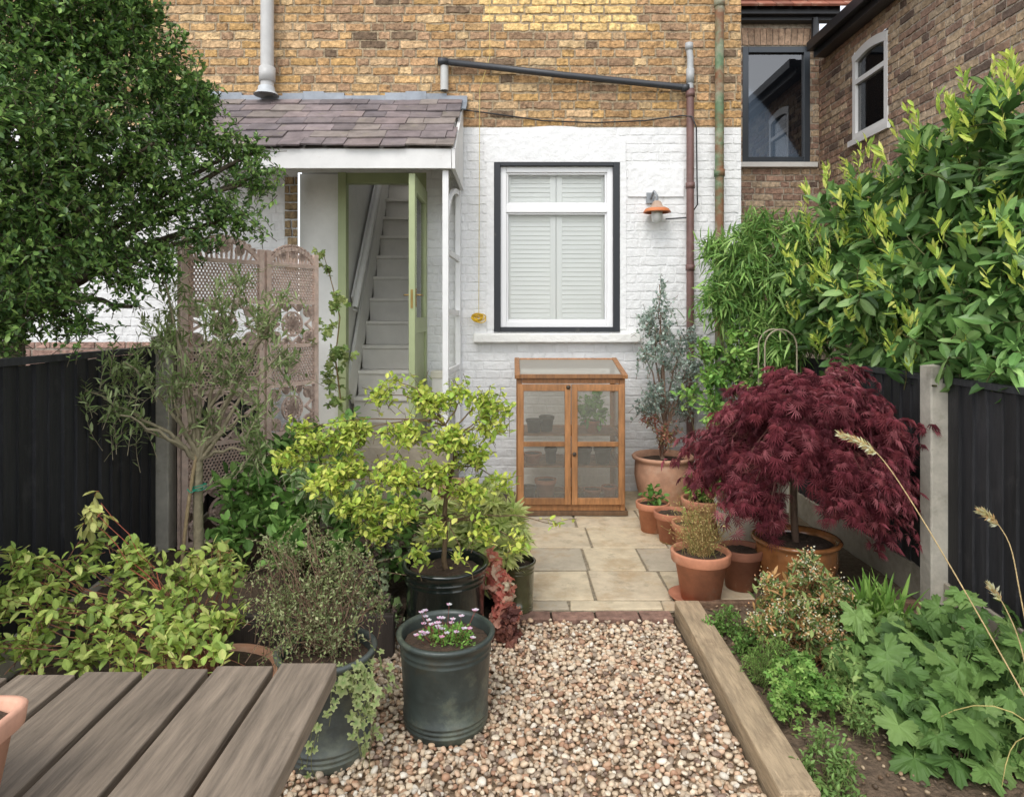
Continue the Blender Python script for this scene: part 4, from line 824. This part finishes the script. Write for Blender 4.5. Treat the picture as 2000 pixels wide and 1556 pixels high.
for (x,y,z,r,h,c,mt) in((.26,5.30,.10,.085,.15,tc,m_terra),(.13,5.28,.10,.06,.10,S(60,60,60),m_plain),(.62,5.28,.10,.07,.08,tc2,m_terra),(.75,5.28,.10,.06,.10,tc2,m_terra),(.16,5.28,.376,.07,.08,tc2,m_terra),(.30,5.28,.376,.05,.12,S(40,40,42),m_plain),(.55,5.28,.376,.07,.12,S(46,40,36),m_plain),(.70,5.28,.376,.07,.12,S(46,40,36),m_plain),(.17,5.28,.616,.065,.10,S(50,50,50),m_plain),(.27,5.32,.616,.06,.12,S(60,58,54),m_plain),(.62,5.28,.616,.06,.09,tc,m_terra)):
    pot(x,y,z,r,r*.72,h,c,mt,'small plant pot stored on greenhouse shelf',group='pots inside the greenhouse',n=24)
small('tomato_seedling','leafy green seedlings inside greenhouse',.62,5.28,.68,.13,50,6,TLf,.05,[S(90,140,60),S(110,160,70)])
# ================================================================ RIGHT BED
aS,aL,aF=Acc(),Acc(),Acc();base=A(1.24,2.95,.03)
bl=B((1520,1170,3.0,.11),(1590,1150,3.05,.13),(1640,1190,3.0,.10),(1560,1230,2.9,.12),(1620,1250,2.9,.10),(1500,1220,2.9,.08),(1580,1110,3.05,.06))
P2,dn=grow(aS,aL,base,bl,260,10,T_leaf(.32,.04,.1,((.3,.9),(.7,.8))),.046,[S(104,126,66),S(84,106,56),S(130,146,80),S(160,120,70)],S(140,96,66),tw=.12,r0=.008,upc=.5,twr=.002)
for p_,d_ in zip(P2,dn):
    if rng.random()<.6 and d_[2]>-.35:
        n=22;q=p_+rng.normal(0,.014,(n,3))*A(1,1,1.3)+A(0,0,.012);place(aF,T_tiny(.8,.2),q,rdir(n,-.3),rdir(n),.011,np.array([S(214,176,128),S(210,160,106),S(196,134,92),S(222,200,162)])[rng.integers(4,size=n)])
o=fin('pieris_shrub',base,'compact shrub covered in cream and peach flower clusters','plant',aS,aL);part('flower',aF,m_leaf,o)
def bush(name,label,base,bl,n,nl,T,sz,cols,**k):
    aS,aL=Acc(),Acc();grow(aS,aL,A(*base),bl,n,nl,T,sz,cols,S(110,120,66),r0=.004,**k);fin(name,A(*base),label,'plant',aS,aL)
bush('cranesbill_plant','low mound of small bright green leaves at bed edge',(1.05,3.1,.02),B((1420,1215,3.2,.08),(1390,1225,3.2,.05),(1460,1235,3.1,.07),(1450,1265,3.0,.06)),170,7,T_leaf(.6),.018,[S(104,142,60),S(84,120,50)],tw=.06,limb=False)
TA=T_lobed(5,.40,.26,.06,44)
aS,aL=Acc(),Acc();base=A(1.5,2.5,.02)
P=[]
for cx0,cy0,d0,rx,rz,n in((1830,1260,2.75,.32,.10,54),(1900,1330,2.55,.34,.13,66),(1760,1320,2.65,.20,.09,38),(1960,1420,2.3,.20,.14,44),(1840,1400,2.4,.20,.09,44),(1750,1370,2.45,.12,.07,24),(1960,1240,2.8,.14,.1,24),(2060,1350,2.4,.2,.15,30),(1700,1280,2.8,.12,.06,16)):
    c=W(cx0,cy0,d0);P.append(c+rng.uniform(-1,1,(n,3))*A(rx,.2,rz))
P=np.concatenate(P);P[:,2]=np.maximum(P[:,2],.06);N=len(P);s0=P*A(.85,1,0)+A(.22,.03,.02)
tubes(aS,np.stack([s0,(s0+P)/2+A(0,0,.03),P],1),np.full((1,3),.0022)*np.ones((N,1)),4,S(120,150,80))
place(aL,TA,P,nrm(rng.normal(0,.6,(N,3))*A(1,1,.2)+A(0,-.8,-.35)),nrm(A(0,-.25,1)+rng.normal(0,.32,(N,3))),rng.uniform(.07,.165,N),np.array([S(98,130,62),S(82,114,52),S(116,146,74),S(70,100,46)])[rng.integers(4,size=N)]*rng.uniform(.7,1.15,(N,1)))
fin('anemone_plant',base,'spreading clump of large lobed green anemone leaves on soil','plant',aS,aL)
bush('geranium_plant','fresh green frilly leaved clump on soil',(1.0,2.45,.02),B((1550,1330,2.55,.09),(1600,1350,2.5,.08),(1530,1370,2.45,.06),(1570,1300,2.6,.06)),120,5,T_lobed(5,.5,.2,.06,24),.036,[S(112,152,64),S(94,134,54),S(134,166,78)],tw=.06,splay=1.)
bush('spurge_plant','fine feathery bright green plant at sleeper edge',(1.0,2.75,.02),B((1490,1300,2.75,.08),(1510,1270,2.8,.07),(1470,1280,2.85,.05)),120,12,T_tiny(.2),.02,[S(120,152,70),S(100,134,58)],tw=.1,upc=.8)
bush('weed_plant','small weedy sprigs growing from soil',(1.0,2.2,.02),B((1610,1440,2.25,.06),(1580,1500,2.2,.05),(1640,1490,2.15,.06),(1630,1540,2.1,.06),(1690,1400,2.35,.05),(1600,1550,2.1,.05)),130,8,T_leaf(.5),.02,[S(114,146,74),S(98,128,60)],tw=.09,upc=.6)
bush('weed_plant','loose airy stems with small leaves in bed',(1.12,2.7,.02),B((1650,1300,2.7,.08),(1630,1340,2.6,.07),(1700,1290,2.8,.07),(1660,1380,2.45,.06)),90,7,T_leaf(.45),.028,[S(116,146,74),S(136,156,84)],tw=.12,upc=.8)
bush('leafy_plant','low green ground cover at the back of bed',(1.7,3.2,.02),B((1700,1210,3.2,.10),(1780,1230,3.1,.09),(1840,1210,3.1,.09),(1660,1250,3.0,.06)),110,6,T_leaf(.5),.04,[S(110,142,66),S(90,124,54),S(132,160,80)],tw=.09,limb=False)
aS,aL=Acc(),Acc();base=A(1.75,3.25,.02);N=80;sp=base+rng.normal(0,.03,(N,3))*A(2,1,0);ax=nrm(rng.normal(0,.38,(N,3))*A(1,1,0)+A(0,0,1));place(aL,T_leaf(.09,.01,.3,((.25,1),(.6,.9),(.85,.5))),sp,ax,rdir(N),rng.uniform(.14,.28,N),np.array([S(96,134,50),S(120,156,62)])[rng.integers(2,size=N)])
fin('lily_plant',base,'tuft of upright strap shaped green leaves','plant',None,aL)
def stalk(aS,aL,pts,plume):
    pts=np.array(pts);t=np.linspace(0,1,24)
    idx=np.linspace(0,1,len(pts));p=np.stack([np.interp(t,idx,pts[:,k]) for k in range(3)],1)
    for _ in range(4):p[1:-1]=(p[:-2]+2*p[1:-1]+p[2:])/4
    tubes(aS,p,np.linspace(.0030,.0012,24),5,S(210,184,134))
    if plume:
        n=plume;k=rng.uniform(.0,1,n);a0=1-.26*k;i=np.clip((a0*23),0,22.99);i0=i.astype(int);q=p[i0]+(p[i0+1]-p[i0])*(i-i0)[:,None];tg=nrm(p[-1]-p[-5]);place(aL,T_tiny(.2,.02),q,tg+rng.normal(0,.28,(n,3))+A(0,0,-.1),rdir(n),rng.uniform(.016,.036,n),np.array([S(206,180,132),S(220,198,156),S(180,150,104)])[rng.integers(3,size=n)])
aS,aL=Acc(),Acc();base=A(1.75,2.1,.02)
stalk(aS,aL,[A(1.72,2.05,.05),W(1990,1340,2.2),W(1900,1180,2.25),W(1800,1010,2.3),W(1730,900,2.3),W(1690,862,2.3),W(1645,850,2.3)],520)
stalk(aS,aL,[A(1.78,2.3,.05),W(2010,1250,2.3),W(1990,1150,2.3),W(1975,1060,2.3),W(1940,1010,2.3),W(1920,1000,2.3)],300)
stalk(aS,aL,[A(1.74,2.25,.05),W(2000,1280,2.3),W(1980,1220,2.3),W(1955,1170,2.3),W(1935,1145,2.3)],160)
for i in range(12):
    x=rng.uniform(1.65,1.9);e=A(x-rng.uniform(-.1,.35),2.1+rng.uniform(-.3,.3),rng.uniform(.0,.25));stalkp=bez(A(1.76,2.12,.02),A((x+e[0])/2,2.1,rng.uniform(.35,.55)),e,10);tubes(aS,stalkp,[.002]*9+[.0008],3,np.array([S(190,176,110),S(150,160,80),S(206,186,140)])[rng.integers(3)])
fin('ornamental_grass',base,'tall dried grass stalks with feathery beige plumes','plant',aS,aL)
hp=Acc();c0=W(1525,700,4.7)
for o_ in(0,.03):
    th=np.linspace(0,math.pi,14);pp=np.concatenate([[A(c0[0]-.11,4.7+o_*4,.0)],np.stack([c0[0]-.11*np.cos(th),np.full(14,4.7+o_*4),c0[2]+.08+.12*np.sin(th)],1),[A(c0[0]+.11,4.7+o_*4,0)]]);tubes(hp,pp,[.006]*len(pp),6,S(160,150,126))
part('plant_support',hp,m_metal,origin=(float(c0[0]),4.7,0),smooth=True,label='arched metal hoop plant support behind maple',cat='plant support')
# ================================================================ LIGHT & CAMERA
w=bpy.data.worlds.new('World');bpy.context.scene.world=w;w.use_nodes=True;t=w.node_tree;bg=t.nodes['Background']
sk=t.nodes.new('ShaderNodeTexSky');sk.sky_type='NISHITA';sk.sun_disc=False;sk.sun_elevation=math.radians(52);sk.sun_rotation=math.radians(200)
hs=t.nodes.new('ShaderNodeHueSaturation');hs.inputs['Saturation'].default_value=.22;hs.inputs['Value'].default_value=2.15;t.links.new(sk.outputs[0],hs.inputs['Color']);t.links.new(hs.outputs[0],bg.inputs[0]);bg.inputs[1].default_value=.15
sd=bpy.data.lights.new('sun','SUN');sd.energy=1.25;sd.angle=math.radians(25);sd.color=(1,.95,.88);so=bpy.data.objects.new('sun',sd);bpy.context.collection.objects.link(so)
az=math.radians(200);el=math.radians(52)
from mathutils import Vector
dv=Vector((math.sin(az)*math.cos(el),math.cos(az)*math.cos(el),math.sin(el)));so.rotation_euler=dv.to_track_quat('Z','Y').to_euler()
cam=bpy.data.cameras.new('camera');cam.lens=24;cam.sensor_width=36;cam.shift_y=-.079;cam.clip_end=300;cam.clip_start=.05
co=bpy.data.objects.new('camera',cam);bpy.context.collection.objects.link(co);co.location=(0,0,H);co.rotation_euler=(math.pi/2,0,0);bpy.context.scene.camera=co
s=bpy.context.scene;s.view_settings.view_transform='Standard';s.view_settings.look='None';s.view_settings.exposure=0
